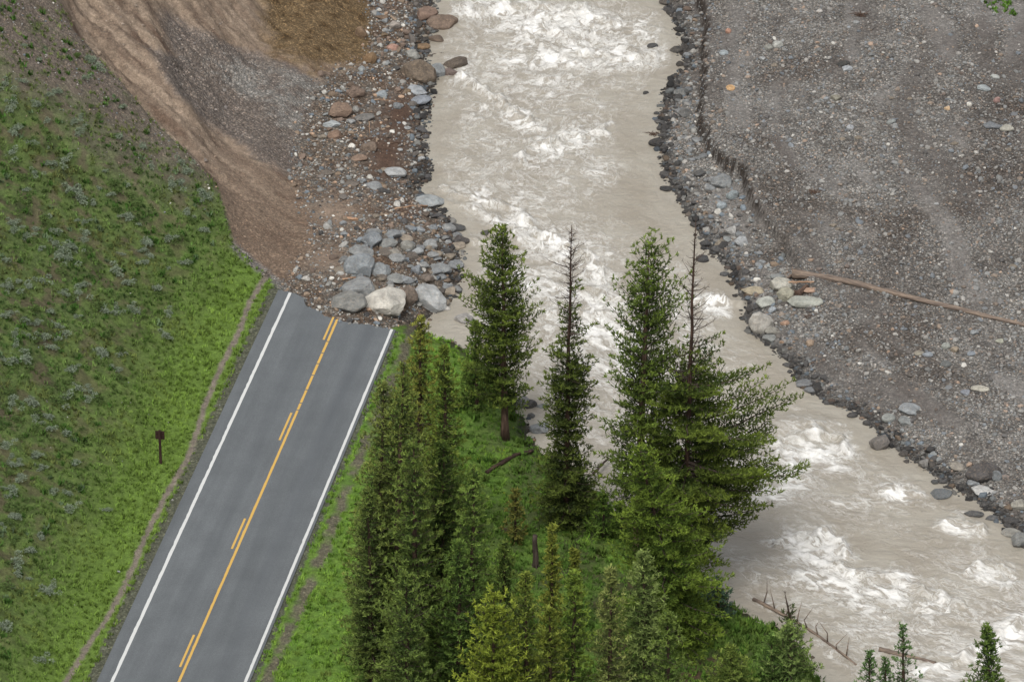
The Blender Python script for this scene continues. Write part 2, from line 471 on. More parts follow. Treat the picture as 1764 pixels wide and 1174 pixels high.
M_BARK = mat_wood('bark_material', C(38, 30, 26), C(72, 56, 46), C(112, 90, 74))
M_BARKRED = mat_wood('reddish_bark_material', C(54, 42, 36), C(98, 78, 66), C(142, 118, 100))
M_BARKDK = mat_wood('dark_bark_material', C(40, 30, 26), C(74, 56, 46), C(112, 88, 74))
M_LOG = mat_wood('stripped_log_material', C(90, 80, 72), C(136, 120, 108), C(186, 164, 140))
M_PLANK = mat_wood('splintered_wood_material', C(140, 108, 82), C(188, 150, 120), C(216, 184, 152))
M_TWIG = mat_wood('dead_twig_material', C(48, 40, 36), C(84, 72, 64), C(118, 104, 94))
M_SIGN = mat_wood('brown_sign_material', C(48, 34, 30), C(66, 46, 40), C(86, 62, 54))
M_WHITE, M_YELLOW = mat_paint('white_paint_material', C(232, 232, 228)), mat_paint('yellow_paint_material', C(230, 186, 98))

# ------------------------------------------------------------------ terrain sheet, split into its named areas
def axis(a, b, step, far):
    mid = np.arange(a, b + step / 2, step); L = []; s = step; v = a
    while v > -far: s = min(s * 1.35, 60); v -= s; L.append(v)
    Rr = []; s = step; v = mid[-1]
    while v < far: s = min(s * 1.35, 60); v += s; Rr.append(v)
    return np.concatenate([np.array(L[::-1]), mid, np.array(Rr)])
gx, gy = axis(-33, 33, 0.14, 700), axis(-38, 49, 0.15, 900)
X, Y = np.meshgrid(gx, gy)
Xf, Yf = X.ravel(), Y.ravel()
Zf = terrain(Xf, Yf)
PX, PY = proj(Xf, Yf, Zf)

TRAIL = [(462,468),(448,492),(430,520),(412,570),(385,620),(352,700),(332,770),(300,830),(262,900),(240,950),(215,1010),(180,1070),(140,1130),(110,1180),(60,1270)]
DITCH = [(712,560),(700,595),(672,665),(640,740),(612,805),(575,900),(530,1010),(485,1110),(455,1175),(430,1230)]
GRASSHILL = [(40,-600),(105,0),(125,50),(190,120),(250,190),(330,270),(375,320),(393,380),(402,420),(450,465),(492,500),(193,1174),(60,1460),(-3000,1460),(-3000,-600)]
VERGE = [(676,566),(700,558),(735,572),(765,582),(800,600),(850,640),(888,684),(905,712),(912,750),(935,782),(975,803),(1020,832),(1070,878),(1130,912),(1190,962),(1240,1010),(1262,1040),(1320,1070),(1370,1088),(1398,1136),(1416,1174),(1440,1210),(1520,1240),(1650,1250),(1800,1276),(2200,1400),(3200,1650),(3200,2600),(-300,2600)]
OCHRE = [(460,-80),(455,20),(470,90),(540,112),(640,105),(660,60),(640,-80)]
GREYFAN = [(275,18),(330,45),(400,78),(480,105),(560,138),(605,175),(580,230),(540,260),(520,300),(500,300),(450,278),(400,242),(340,200),(300,155),(255,80),(300,95),(285,60)]
LIGHTG = [(310,98),(380,100),(470,112),(560,135),(620,170),(590,240),(545,300),(520,270),(470,210),(400,150)]
TOE = [(640,-400),(636,0),(640,108),(560,128),(530,190),(512,250),(508,300),(525,350),(545,400),(520,450),(484,494),(470,560)]

def zone_fields(px, py, x, y, z):
    wob = 14 * fbm(x * 0.35, y * 0.35, 3, 41) + 9 * fbm(x * 2, y * 2, 3, 42); wob2 = 14 * fbm(x * 0.35, y * 0.35, 3, 45) + 9 * fbm(x * 2, y * 2, 3, 46)
    qx, qy = px + wob, py + wob2
    f = {}
    f['grass'] = poly_sd(px + wob * .35, py + wob2 * .35, GRASSHILL)
    f['verge'] = poly_sd(px + wob * .3, py + wob2 * .3, VERGE)
    f['ochre'] = poly_sd(qx, qy, OCHRE)
    f['fan'] = poly_sd(qx, qy, GREYFAN)
    f['light'] = poly_sd(qx, qy, LIGHTG)
    f['trail'] = np.abs(seg_dist(px + wob * .25, py, TRAIL))
    f['ditch'] = np.abs(seg_dist(px + wob * .6, py, DITCH))
    return f
ZF = zone_fields(PX, PY, Xf, Yf, Zf)
dLw = -seg_dist(Xf, Yf, wLB); dRw = seg_dist(Xf, Yf, wRB)
hw = Zf - zwater(Xf, Yf)
def blob(px, py, cx, cy, rx, ry): return np.exp(-(((px - cx) / rx) ** 2 + ((py - cy) / ry) ** 2))

def ground_colour():
    n1, n2, n3 = fbm(Xf * .45, Yf * .45, 4, 51), fbm(Xf * 1.3, Yf * 1.3, 4, 55), fbm(Xf * 3, Yf * 3, 3, 59)
    n4 = fbm(Xf * .16, Yf * .16, 3, 63)
    one = np.ones(len(Xf)); uB = dRw; vB = Yf
    # right bar and default gravel
    c = mix(C(132, 128, 124) * one[:, None], C(158, 155, 151), sstep(-.4, .4, n1 + .5 * n2))
    c = mix(c, C(104, 96, 90), sstep(.05, .4, n4 + .3 * n1) * .75)
    c = mix(c, C(88, 78, 72), np.clip(blob(PX, PY, 1720, 230, 90, 150) + .7 * blob(PX, PY, 1560, 470, 170, 50), 0, 1) * .5)
    band = sstep(.05, .4, fbm(uB * .35, vB * .09, 3, 66)); c = mix(c, C(144, 139, 134), band * .5); band2 = sstep(.12, .4, fbm(uB * .3, vB * .07, 3, 68)); c = mix(c, C(106, 99, 94), band2 * .6)
    peb = 0.85 - .45 * band - .3 * band2
    # debris shore on the left
    L = dLw > 0
    cl = mix(C(124, 110, 98) * one[:, None], C(140, 134, 126), sstep(-.3, .4, n2))
    cl = mix(cl, C(116, 98, 84), sstep(.0, .4, n1))
    mud = np.clip(blob(PX, PY, 690, 195, 45, 40) + blob(PX, PY, 665, 275, 40, 45) + .8 * blob(PX, PY, 640, 10, 40, 12) + .8 * blob(PX, PY, 700, 365, 45, 14), 0, 1)
    cl = mix(cl, C(98, 78, 66), mud)
    tan = np.clip(blob(PX, PY, 575, 365, 55, 30) + blob(PX, PY, 560, 445, 45, 22), 0, 1)
    cl = mix(cl, C(148, 130, 114), tan)
    c = np.where(L[:, None], cl, c); peb = np.where(L, .8 - .7 * np.clip(mud + tan, 0, 1), peb)
    # the slide
    q = seg_dist(Xf, Yf, wSL)
    a, b = Xf * 0.75 - Yf * 0.66, Xf * 0.66 + Yf * 0.75
    st = fbm(b * 1.3, a * .14, 4, 71)
    slide = L & (q > 0) & (ZF['grass'] < 0) & (Zf > 0.25)
    TOEd = seg_dist(PX + 10 * n1, PY, TOE); sw = sstep(-14, 10, TOEd) * (q > 0) * L
    cs = mix(C(138, 120, 104) * one[:, None], C(168, 149, 130), sstep(-.35, .4, st + .4 * n2 + .25 * n3))
    cs = mix(cs, C(114, 94, 80), sstep(.1, .4, fbm(b * .9, a * .3, 4, 75) + .2 * n2) * .8)
    cs = mix(cs, C(138, 118, 102), sstep(230, 420, PY) * .7)
    cs = mix(cs, C(134, 126, 121), sstep(-8, 10, ZF['fan']) * np.clip(.8 + .3 * st, 0, 1))
    cs = mix(cs, C(168, 167, 163), sstep(-10, 16, ZF['light']) * sstep(-.5, .3, n1 + n2) * .6)
    cs = mix(cs, C(134, 112, 80), np.clip(sstep(-26, 20, ZF['ochre'] + 22 * n2) * .85, 0, 1))
    cs = mix(cs, C(104, 84, 58), sstep(-8, 15, ZF['ochre']) * sstep(0, .4, n2))
    c = mix(c, cs, sw)
    peb = peb * (1 - sw) + sw * np.clip(.18 + .55 * sstep(-10, 18, ZF['fan']) + .5 * sstep(-8, 15, ZF['ochre']) + .35 * sstep(250, 420, PY), 0, .8)
    # grassy hillside
    lush = sstep(-.15, .35, n1 * .5 + sstep(-2.6, -0.1, -Zf) * 1.1 - .35)
    near_road = np.exp(-np.clip(Zf, 0, 99) / 1.0)
    g = mix(C(90, 106, 60) * one[:, None], C(104, 122, 66), sstep(-.3, .35, n2))
    g = mix(g, C(66, 70, 46), sstep(.05, .45, n1 + .3 * n3) * .7)
    g = mix(g, C(104, 88, 76), sstep(.0, .25, fbm(Xf * .8, Yf * .8, 4, 81) + .15 * n3) * .65 * (1 - near_road))
    g = mix(g, C(108, 134, 58), near_road * .9)
    up = np.clip(1.25 - ZF['grass'] / 120, 0, 1) * (1 - sstep(230, 390, PY))
    top = 1 - sstep(40, 230, PY + PX * .15)
    g = mix(g, C(138, 126, 116), np.clip(np.clip(up * .9 + top * .9, 0, 1) * sstep(-.4, .05, n1 * .6 + n2 * .6 + .2), 0, 1) * .95)
    gm = sstep(-3, 4, ZF['grass'])
    c = mix(c, g, gm); peb = peb * (1 - gm) + gm * np.clip(up * .5 + top * .4, 0, .6)
    grav = (1 - sstep(3, 10, np.abs(ZF['grass']))) * sstep(400, 440, PY) * (1 - sstep(500, 505, PY))
    c = mix(c, C(150, 146, 142), grav); peb = np.maximum(peb, grav * .9)
    # verge and wooded bank
    v = mix(C(98, 130, 54) * one[:, None], C(112, 142, 60), sstep(-.3, .3, n2))
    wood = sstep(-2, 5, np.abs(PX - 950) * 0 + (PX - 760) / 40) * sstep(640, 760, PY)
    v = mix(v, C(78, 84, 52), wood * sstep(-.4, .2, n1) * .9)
    v = mix(v, C(92, 76, 58), sstep(.1, .4, n1 + .4 * n3) * sstep(900, 1080, PY) * sstep(900, 1100, PX))
    v = mix(v, C(84, 68, 54), (1 - sstep(0, 22, ZF['verge'])) * .8 * sstep(690, 740, PX))
    vm = sstep(-3, 3, ZF['verge'])
    c = mix(c, v, vm); peb = peb * (1 - vm)
    # trail and ditch
    tr = (1 - sstep(3.4, 6.5, ZF['trail'] + 2 * n3)) * sstep(-.5, -.15, n1 + .5)
    c = mix(c, C(136, 124, 114), tr * .95)
    di = (1 - sstep(6, 13, ZF['ditch'] + 7 * n2)) * sstep(-.35, .05, n1 + .12 * n3 + .05)
    c = mix(c, C(124, 114, 104), di * .85); peb = np.maximum(peb, di * .5)
    # shoulder next to the asphalt
    s, t = road_st(Xf, Yf)
    sh = ((t > -1.35) & (t < TR + .5) & (s < s_end(t) + .4)) * 1.0
    c = mix(c, C(108, 104, 100), sh * .8); peb = np.maximum(peb, sh * .6)
    # wet stones and mud by the water
    wet = (1 - sstep(.05, .26, hw + .12 * n2)) * 1.0
    wet = np.maximum(wet, .8 * blob(PX, PY, 735, 555, 45, 18))
    # cut face of the bar is coloured darker, with a ragged edge
    gy_, gx_ = np.gradient(Zf.reshape(X.shape)); 
    ds = np.abs(seg_dist(Xf, Yf, wSC) + SCN(Xf, Yf))
    cut = (1 - sstep(.14, .34, ds + .25 * sstep(-.1, .4, n3) + .2 * sstep(280, 420, PY))) * (1 - sstep(420, 500, PY)) * (dRw > 0)
    c = mix(c, C(66, 58, 52), cut * .95); peb = peb * (1 - .5 * cut)
    c = mix(c, c * .42, wet)
    return c, peb, wet, tr, di, cut
GC, PEB, WET, TRm, DIm, CUT = ground_colour()
V = np.stack([Xf, Yf, Zf], 1)
ny, nx = X.shape
ii = np.arange(ny * nx).reshape(ny, nx)
Q = np.stack([ii[:-1, :-1], ii[:-1, 1:], ii[1:, 1:], ii[1:, :-1]], -1).reshape(-1, 4)
qc = Q[:, 0]
s_, t_ = road_st(Xf, Yf)
zone = np.full(len(Xf), 0)                          # 0 gravel bar
zone[(dLw > 0)] = 1                                  # debris shore
zone[(dLw > 0) & (Zf > 0.4)] = 2                     # landslide
zone[ZF['grass'] > 0] = 3
zone[ZF['verge'] > 0] = 4
zone[(TRm > .5) & (zone == 3)] = 5
zone[(DIm > .5) & (zone == 4)] = 6
zone[(dLw <= 0) & (dRw <= 0)] = 7
names = ['gravel_bar', 'rocky_shore', 'landslide_slope', 'grassy_hillside', 'wooded_bank', 'footpath', 'gravel_ditch', 'riverbed']
for zi, nm in enumerate(names):
    q = Q[zone[qc] == zi]
    if len(q) == 0: continue
    u, inv = np.unique(q, return_inverse=True)
    me = np_mesh(nm, V[u], inv.reshape(-1, 4), M_GROUND, True, GC[u], {'pebble': PEB[u], 'wet': WET[u]})
    tag(link(nm, me), kind='structure')

# bilinear lookup of the finished ground
def ground_z(x, y):
    ix = np.clip(np.searchsorted(gx, x) - 1, 0, nx - 2); iy = np.clip(np.searchsorted(gy, y) - 1, 0, ny - 2)
    fx = (x - gx[ix]) / (gx[ix + 1] - gx[ix]); fy = (y - gy[iy]) / (gy[iy + 1] - gy[iy])
    Z = Zf.reshape(X.shape)
    return (Z[iy, ix] * (1 - fx) + Z[iy, ix + 1] * fx) * (1 - fy) + (Z[iy + 1, ix] * (1 - fx) + Z[iy + 1, ix + 1] * fx) * fy
def surf_z(x, y): return np.maximum(ground_z(x, y), zwater(x, y))
def G(px, py):      # ground (or water) point seen at a photo position
    return march([px], [py], surf_z)[0]
def Gs(px, py): return march(np.asarray(px, float), np.asarray(py, float), surf_z)

# ------------------------------------------------------------------ river
FO = [(960,40,150,38,0,.85),(1000,95,190,36,0,.8),(850,15,110,28,0,.75),(1090,60,80,50,0,.5),(940,140,190,30,0,.5),
      (860,175,80,16,28,.5),(895,205,48,22,30,.9),(860,225,90,40,20,.3),(970,255,85,26,-14,.75),(1020,290,70,40,10,.45),(1000,225,60,12,-5,.5),
      (900,300,140,50,20,.22),(850,345,100,26,14,.55),(900,385,60,26,30,.6),(820,415,60,20,10,.55),(955,425,85,26,22,.85),
      (1020,470,70,30,35,.7),(930,490,120,45,15,.6),(1000,520,110,26,8,.7),(1045,570,75,40,25,.9),(950,560,60,20,0,.6),(1080,620,80,50,30,.65),
      (1000,650,120,40,10,.35),(1010,760,90,30,0,.25),(1235,528,48,26,10,.85),(1210,600,60,30,30,.45),(1270,640,70,30,30,.2),
      (1400,775,66,30,10,.95),(1345,820,70,50,-25,.85),(1450,815,70,35,20,.45),(1540,850,44,20,15,.7),(1400,880,90,40,10,.2),
      (1405,955,75,32,15,.95),(1450,1005,120,30,12,.85),(1570,1030,130,30,14,.75),(1650,1060,80,22,15,.55),(1650,912,45,14,12,.7),(1712,992,52,22,15,.9),
      (1330,1000,70,20,10,.5),(1480,1080,130,34,8,.42),(1560,1100,120,30,8,.3),(1745,1085,70,30,-30,.95),(1690,1125,70,26,-20,.85),(1620,1160,80,26,0,.75),
      (1420,1120,60,12,30,.5),(1310,1060,60,14,15,.35),(1740,1040,50,14,15,.3),(900,120,260,110,0,.42),(860,300,130,110,10,.38),(960,430,160,90,10,.45),(1040,600,90,120,0,.5),(1010,720,90,80,0,.3),(1450,860,150,70,10,.32),(1500,1060,260,80,8,.45),(1680,1120,110,70,0,.5),(1240,610,90,60,20,.3),(1660,980,110,60,0,.3)]
CREST = [([(795,135),(835,158),(862,172),(885,195),(930,222)],.9),([(895,280),(915,255),(955,240),(1000,230),(1048,222)],1.),
         ([(765,328),(820,345),(870,355),(915,385),(930,420)],.8),([(850,388),(905,405),(960,415),(1010,435),(1040,470)],.95),([(960,490),(1010,500),(1070,520)],.8),([(785,405),(830,425),(880,420)],.7),
         ([(935,545),(1000,535),(1060,545),(1090,580)],.8),([(1195,525),(1235,515),(1280,520)],.9),
         ([(1318,800),(1350,765),(1395,744),(1440,752),(1455,775)],1.),([(1335,940),(1380,925),(1430,925),(1460,955)],1.),([(1430,985),(1520,985),(1590,1015),(1660,1045)],.8),
         ([(1668,985),(1700,970),(1740,985)],.9),([(1620,905),(1650,897),(1690,915)],.7),([(1600,1160),(1660,1130),(1720,1100),(1764,1065),(1820,1040)],1.),([(1520,845),(1555,835),(1580,860)],.7),
         ([(745,345),(790,352),(850,372)],.6),([(830,15),(900,8),(1000,20),(1060,45)],.8),([(900,60),(960,50),(1010,62)],.8),([(980,100),(1060,100),(1130,95)],.7)]
wx, wy = np.arange(-8, 33, 0.12), np.arange(-46, 60, 0.13)
wX, wY = np.meshgrid(wx, wy); wXf, wYf = wX.ravel(), wY.ravel()
wl_, wr_ = seg_dist(wXf, wYf, wLB), -seg_dist(wXf, wYf, wRB)
keep = (wl_ > -2.5) & (wr_ > -2.5)
wz = zwater(wXf, wYf)
wpx, wpy = proj(wXf, wYf, wz)
foam = np.zeros(len(wXf))
for cx, cy, rx, ry, an, st in FO:
    if st == 0: continue
    ca, sa = math.cos(R(an)), math.sin(R(an)); dx, dy = wpx - cx, wpy - cy
    foam = np.maximum(foam, st * np.exp(-(((dx * ca + dy * sa) / rx) ** 2 + ((-dx * sa + dy * ca) / ry) ** 2) ** 1.3))
crest = np.zeros(len(wXf))
wn2 = np.clip(1.6 * fbm(wXf * 1.1, wYf * 1.1, 3, 88), -1, 1)
wbx, wby = 16 * fbm(wXf * .5, wYf * .5, 3, 92), 16 * fbm(wXf * .5, wYf * .5, 3, 95)
for pts, st in CREST:
    d = seg_dist(wpx + wbx, wpy + wby, pts)
    crest = np.maximum(crest, st * np.exp(-(d / (5.5 + 3 * wn2)) ** 2))
    foam = np.maximum(foam, st * (.72 + .28 * wn2) * np.exp(-(np.where(d < 0, d * .55, d) / (9.0 + 5 * wn2)) ** 2))
shore = np.minimum(wl_, wr_)
calm = np.clip(blob(wpx, wpy, 1110, 250, 55, 150) + blob(wpx, wpy, 1080, 400, 80, 60) + blob(wpx, wpy, 1510, 905, 110, 45) + blob(wpx, wpy, 1310, 640, 45, 90) + blob(wpx, wpy, 1560, 960, 60, 25) + blob(wpx, wpy, 1290, 900, 50, 60), 0, 1)
foam = np.maximum(foam, .36 * (1 - calm) * sstep(.6, 2.6, shore))
foam = foam * sstep(.2, 1.2, shore)
wz = wz + .10 * np.abs(fbm(wXf * 1.6, wYf * 2.6, 3, 96)) * sstep(.1, .8, shore) + foam * (.3 * fbm(wXf * .9, wYf * .9, 4, 97) + .26 * np.abs(fbm(wXf * 1.8, wYf * 1.5, 3, 99))) + .36 * crest * (.7 + .5 * wn2) + .05 * fbm(wXf * .35, wYf * .8, 3, 98)
hump = blob(wpx, wpy, 1372, 735, 55, 16); wz = wz + .3 * hump
uu = (wl_ - wr_) / 2
Wq = np.arange(len(wXf)).reshape(wX.shape)
WQ = np.stack([Wq[:-1, :-1], Wq[:-1, 1:], Wq[1:, 1:], Wq[1:, :-1]], -1).reshape(-1, 4)
WQ = WQ[keep[WQ].all(1)]
u, inv = np.unique(WQ, return_inverse=True)
me = np_mesh('river', np.stack([wXf, wYf, wz], 1)[u], inv.reshape(-1, 4), M_WATER, True, None,
             {'foam': foam[u], 'flow': np.stack([uu, wYf, 0 * uu], 1)[u]})
tag(link('river', me), kind='structure')

# ------------------------------------------------------------------ road with its markings
road_empty = None
def road_strip(name, t0, t1, s0, s1, z, mat, parent=None, nt=1, ragged=0.0, skirt=0.0, ds=0.5, seed=0):
    """a sheet between two offsets across the road; s1 may be a function of t"""
    ts = np.linspace(t0, t1, nt + 1); n = max(2, int(((s1(ts[0]) if callable(s1) else s1) - s0) / ds))
    Vv = []
    rg = np.random.default_rng(seed)
    for i in range(n + 1):
        for j, t in enumerate(ts):
            e = s1(t) if callable(s1) else s1
            s = s0 + (e - s0) * i / n
            tt = t
            if ragged and j == 0: tt = t + ragged * rg.normal()
            if ragged and j == nt: tt = t + ragged * .3 * rg.normal()
            p = rorg + rdir * s + rnor * tt
            Vv.append((p[0], p[1], z))
    Vv = np.array(Vv); m = nt + 1
    idx = np.arange((n + 1) * m).reshape(n + 1, m)
    Fq = np.stack([idx[:-1, :-1], idx[:-1, 1:], idx[1:, 1:], idx[1:, :-1]], -1).reshape(-1, 4)
    if skirt:
        border = list(idx[0, :]) + list(idx[1:, -1]) + list(idx[-1, -2::-1]) + list(idx[-2:0:-1, 0])
        base = len(Vv); low = Vv[border].copy(); low[:, 2] -= skirt
        Vv = np.concatenate([Vv, low]); B = len(border)
        Fs = [(border[k], base + k, base + (k + 1) % B, border[(k + 1) % B]) for k in range(B)]
        Fq = np.concatenate([Fq, np.array(Fs)])
    return Vv, Fq
S0 = -90.0
jag = lambda t: s_end(t) + .05 * math.sin(t * 9) * math.sin(t * 23 + 1) + .04 * math.sin(t * 61) + .03 * math.sin(t * 37 + 2)
rV, rF = road_strip('road', -0.75, TR + 0.22, S0, jag, 0.03, None, nt=70, skirt=0.22, ds=0.5)
rs, rt = road_st(rV[:, 0], rV[:, 1])
def gss(v, m, w): return np.exp(-((v - m) / w) ** 2)
track = .5 * gss(rt, TR * .80, .5) + .22 * gss(rt, TR * .30, .5) + .15 * gss(rt, -.7, .25) + .2 * gss(rt, TR * .62, .3)
# local frame so the asphalt texture runs along the road
ang = math.atan2(-rdir[0], rdir[1])
ca, sa = math.cos(-ang), math.sin(-ang)
def to_local(Vv):
    d = Vv.copy(); d[:, 0] -= rorg[0]; d[:, 1] -= rorg[1]
    return np.stack([d[:, 0] * ca - d[:, 1] * sa, d[:, 0] * sa + d[:, 1] * ca, d[:, 2]], 1)
rme = np_mesh('road', to_local(rV), rF, M_ASPH, False, None, {'track': track * (.85 + .15 * np.sin(rs * .13))})
road = link('road', rme); road.location = (rorg[0], rorg[1], 0); road.rotation_euler = (0, 0, ang)
tag(road, kind='structure')
def marking(name, t, w, s0, s1, mat, ragged=0.0, seed=0, ds=.3):
    Vv, Fq = road_strip(name, t - w / 2, t + w / 2, s0, s1, 0.036, mat, nt=2, ragged=ragged, seed=seed, ds=ds)
    o = link(name, np_mesh(name, to_local(Vv), Fq, mat)); o.parent = road; return o
def s_at(px, py): return float(road_st(*wl(px, py))[0])
def t_at(px, py): return float(road_st(*wl(px, py))[1])
marking('edge_line', 0.0, 0.17, S0, s_at(500, 504), M_WHITE, ragged=.011, seed=2)
marking('edge_line', TR, 0.15, S0, s_at(676, 567), M_WHITE, ragged=.008, seed=3)
ty = (t_at(580, 548) + t_at(311, 1172)) / 2
cuts = [s_at(579, 549), s_at(564, 588), s_at(556, 608), s_at(546, 626), s_at(539, 646), s_at(528, 671), s_at(520, 694), s_at(514, 706)]
prev = cuts[0]
for c_ in cuts[1:]:
    marking('centre_line', ty, .14, c_ + .05, prev - .05, M_YELLOW, ragged=.006, seed=int(abs(c_) * 10)); prev = c_
marking('centre_line', ty, .14, S0, prev - .05, M_YELLOW, ragged=.006, seed=5)
for (a, b, c_, d) in [(576,546,558,585),(506,711,485,758),(427,893,403,945),(338,1093,312,1148)]:
    td = (t_at(a, b) + t_at(c_, d)) / 2
    marking('centre_dash', ty - .27, .12, s_at(c_, d), s_at(a, b), M_YELLOW, seed=a)

# ------------------------------------------------------------------ rocks
def ico(sub):
    p = (1 + 5 ** .5) / 2
    v = [(-1,p,0),(1,p,0),(-1,-p,0),(1,-p,0),(0,-1,p),(0,1,p),(0,-1,-p),(0,1,-p),(p,0,-1),(p,0,1),(-p,0,-1),(-p,0,1)]
    f = [(0,11,5),(0,5,1),(0,1,7),(0,7,10),(0,10,11),(1,5,9),(5,11,4),(11,10,2),(10,7,6),(7,1,8),(3,9,4),(3,4,2),(3,2,6),(3,6,8),(3,8,9),(4,9,5),(2,4,11),(6,2,10),(8,6,7),(9,8,1)]
    v = [np.array(a, float) / np.linalg.norm(a) for a in v]
    for _ in range(sub):
        c = {}; nf = []
        def m(a, b):
            k = (min(a, b), max(a, b))
            if k not in c:
                w = v[a] + v[b]; v.append(w / np.linalg.norm(w)); c[k] = len(v) - 1
            return c[k]
        for a, b, d in f:
            x, y, z = m(a, b), m(b, d), m(d, a); nf += [(a, x, z), (b, y, x), (d, z, y), (x, y, z)]
        f = nf
    return np.array(v), np.array(f)
ICO = {k: ico(k) for k in (0, 1, 2, 3)}
def rock_verts(sub, seed, planes=11, rough=.05):
    r = np.random.default_rng(seed); v, f = ICO[sub]
    n = r.normal(size=(planes, 3)); n /= np.linalg.norm(n, axis=1)[:, None]
    h = r.uniform(.7, .97, planes)
    d = v @ n.T
    rad = np.where(d > .05, h / np.maximum(d, .05), 9).min(1)
    rad = np.minimum(rad, 1.12)
    nz = fbm(v[:, 0] * 1.7 + seed, v[:, 1] * 1.7 + v[:, 2] * 1.3, 3, seed % 90)
    rad = rad * (1 + rough * 2 * nz)
    return v * rad[:, None], f
_big = [np_mesh('boulder', *rock_verts(3, 100 + i, 13 + i % 7), M_ROCK, True) for i in range(14)]
for m in _big:
    m.polygons.foreach_set('use_smooth', np.full(len(m.polygons), False))
_mid = [np_mesh('rock', *rock_verts(2, 300 + i, 7), M_ROCK, False) for i in range(12)]
nrock = 0
def pxm(p):      # photo pixels per metre at a point
    return F / (np.dot(p - CAM, FWD))
def place_rock(name, cx, cy, w, h, col, label, cat='boulder', group=None, mesh=None, rot=None, sink=.25):
    """cx, cy centre and w, h size in the photograph"""
    global nrock
    g = G(cx, cy + h * .28); s = pxm(g)
    a = w / s / 2; H = h / s / 2
    b = a * .78
    b = min(b, H * 1.5)
    c = math.sqrt(max((H * H - (b * .5) ** 2), (a * .3) ** 2)) / .866
    c = min(c, a * 1.2)
    me = mesh or _big[nrock % len(_big)]
    o = bpy.data.objects.new(name, me); COL.objects.link(o)
    r = random.uniform(-.35, .35) if rot is None else rot
    o.rotation_euler = (random.uniform(-.15, .15), (random.uniform(-.12, .12)) if rot is None else rot, random.choice([0, math.pi]) + random.uniform(-.3, .3))
    o.scale = (a * 1.12, b * 1.12, c * 1.12)
    o.location = (g[0], g[1] + b * .35, g[2] + c * (1 - 2 * sink) * .9)
    col = np.array(col); gy_ = col.mean(); col = col + (gy_ - col) * (.45 if col[2] > col[0] else .22)
    o.color = (*np.clip(np.array(col) * random.uniform(1.1, 1.26), 0, 1), 1)
    tag(o, label, cat, group); nrock += 1
    return o
GR, BL, DK, BR, CRM, TAN = C(148,150,148), C(142,149,152), C(70,70,70), C(112,98,86), C(200,194,180), C(156,142,122)
PG, OC, PK, WT, GB, PBL = C(178,180,178), C(138,114,84), C(176,134,112), C(206,200,190), C(118,108,98), C(176,182,184)
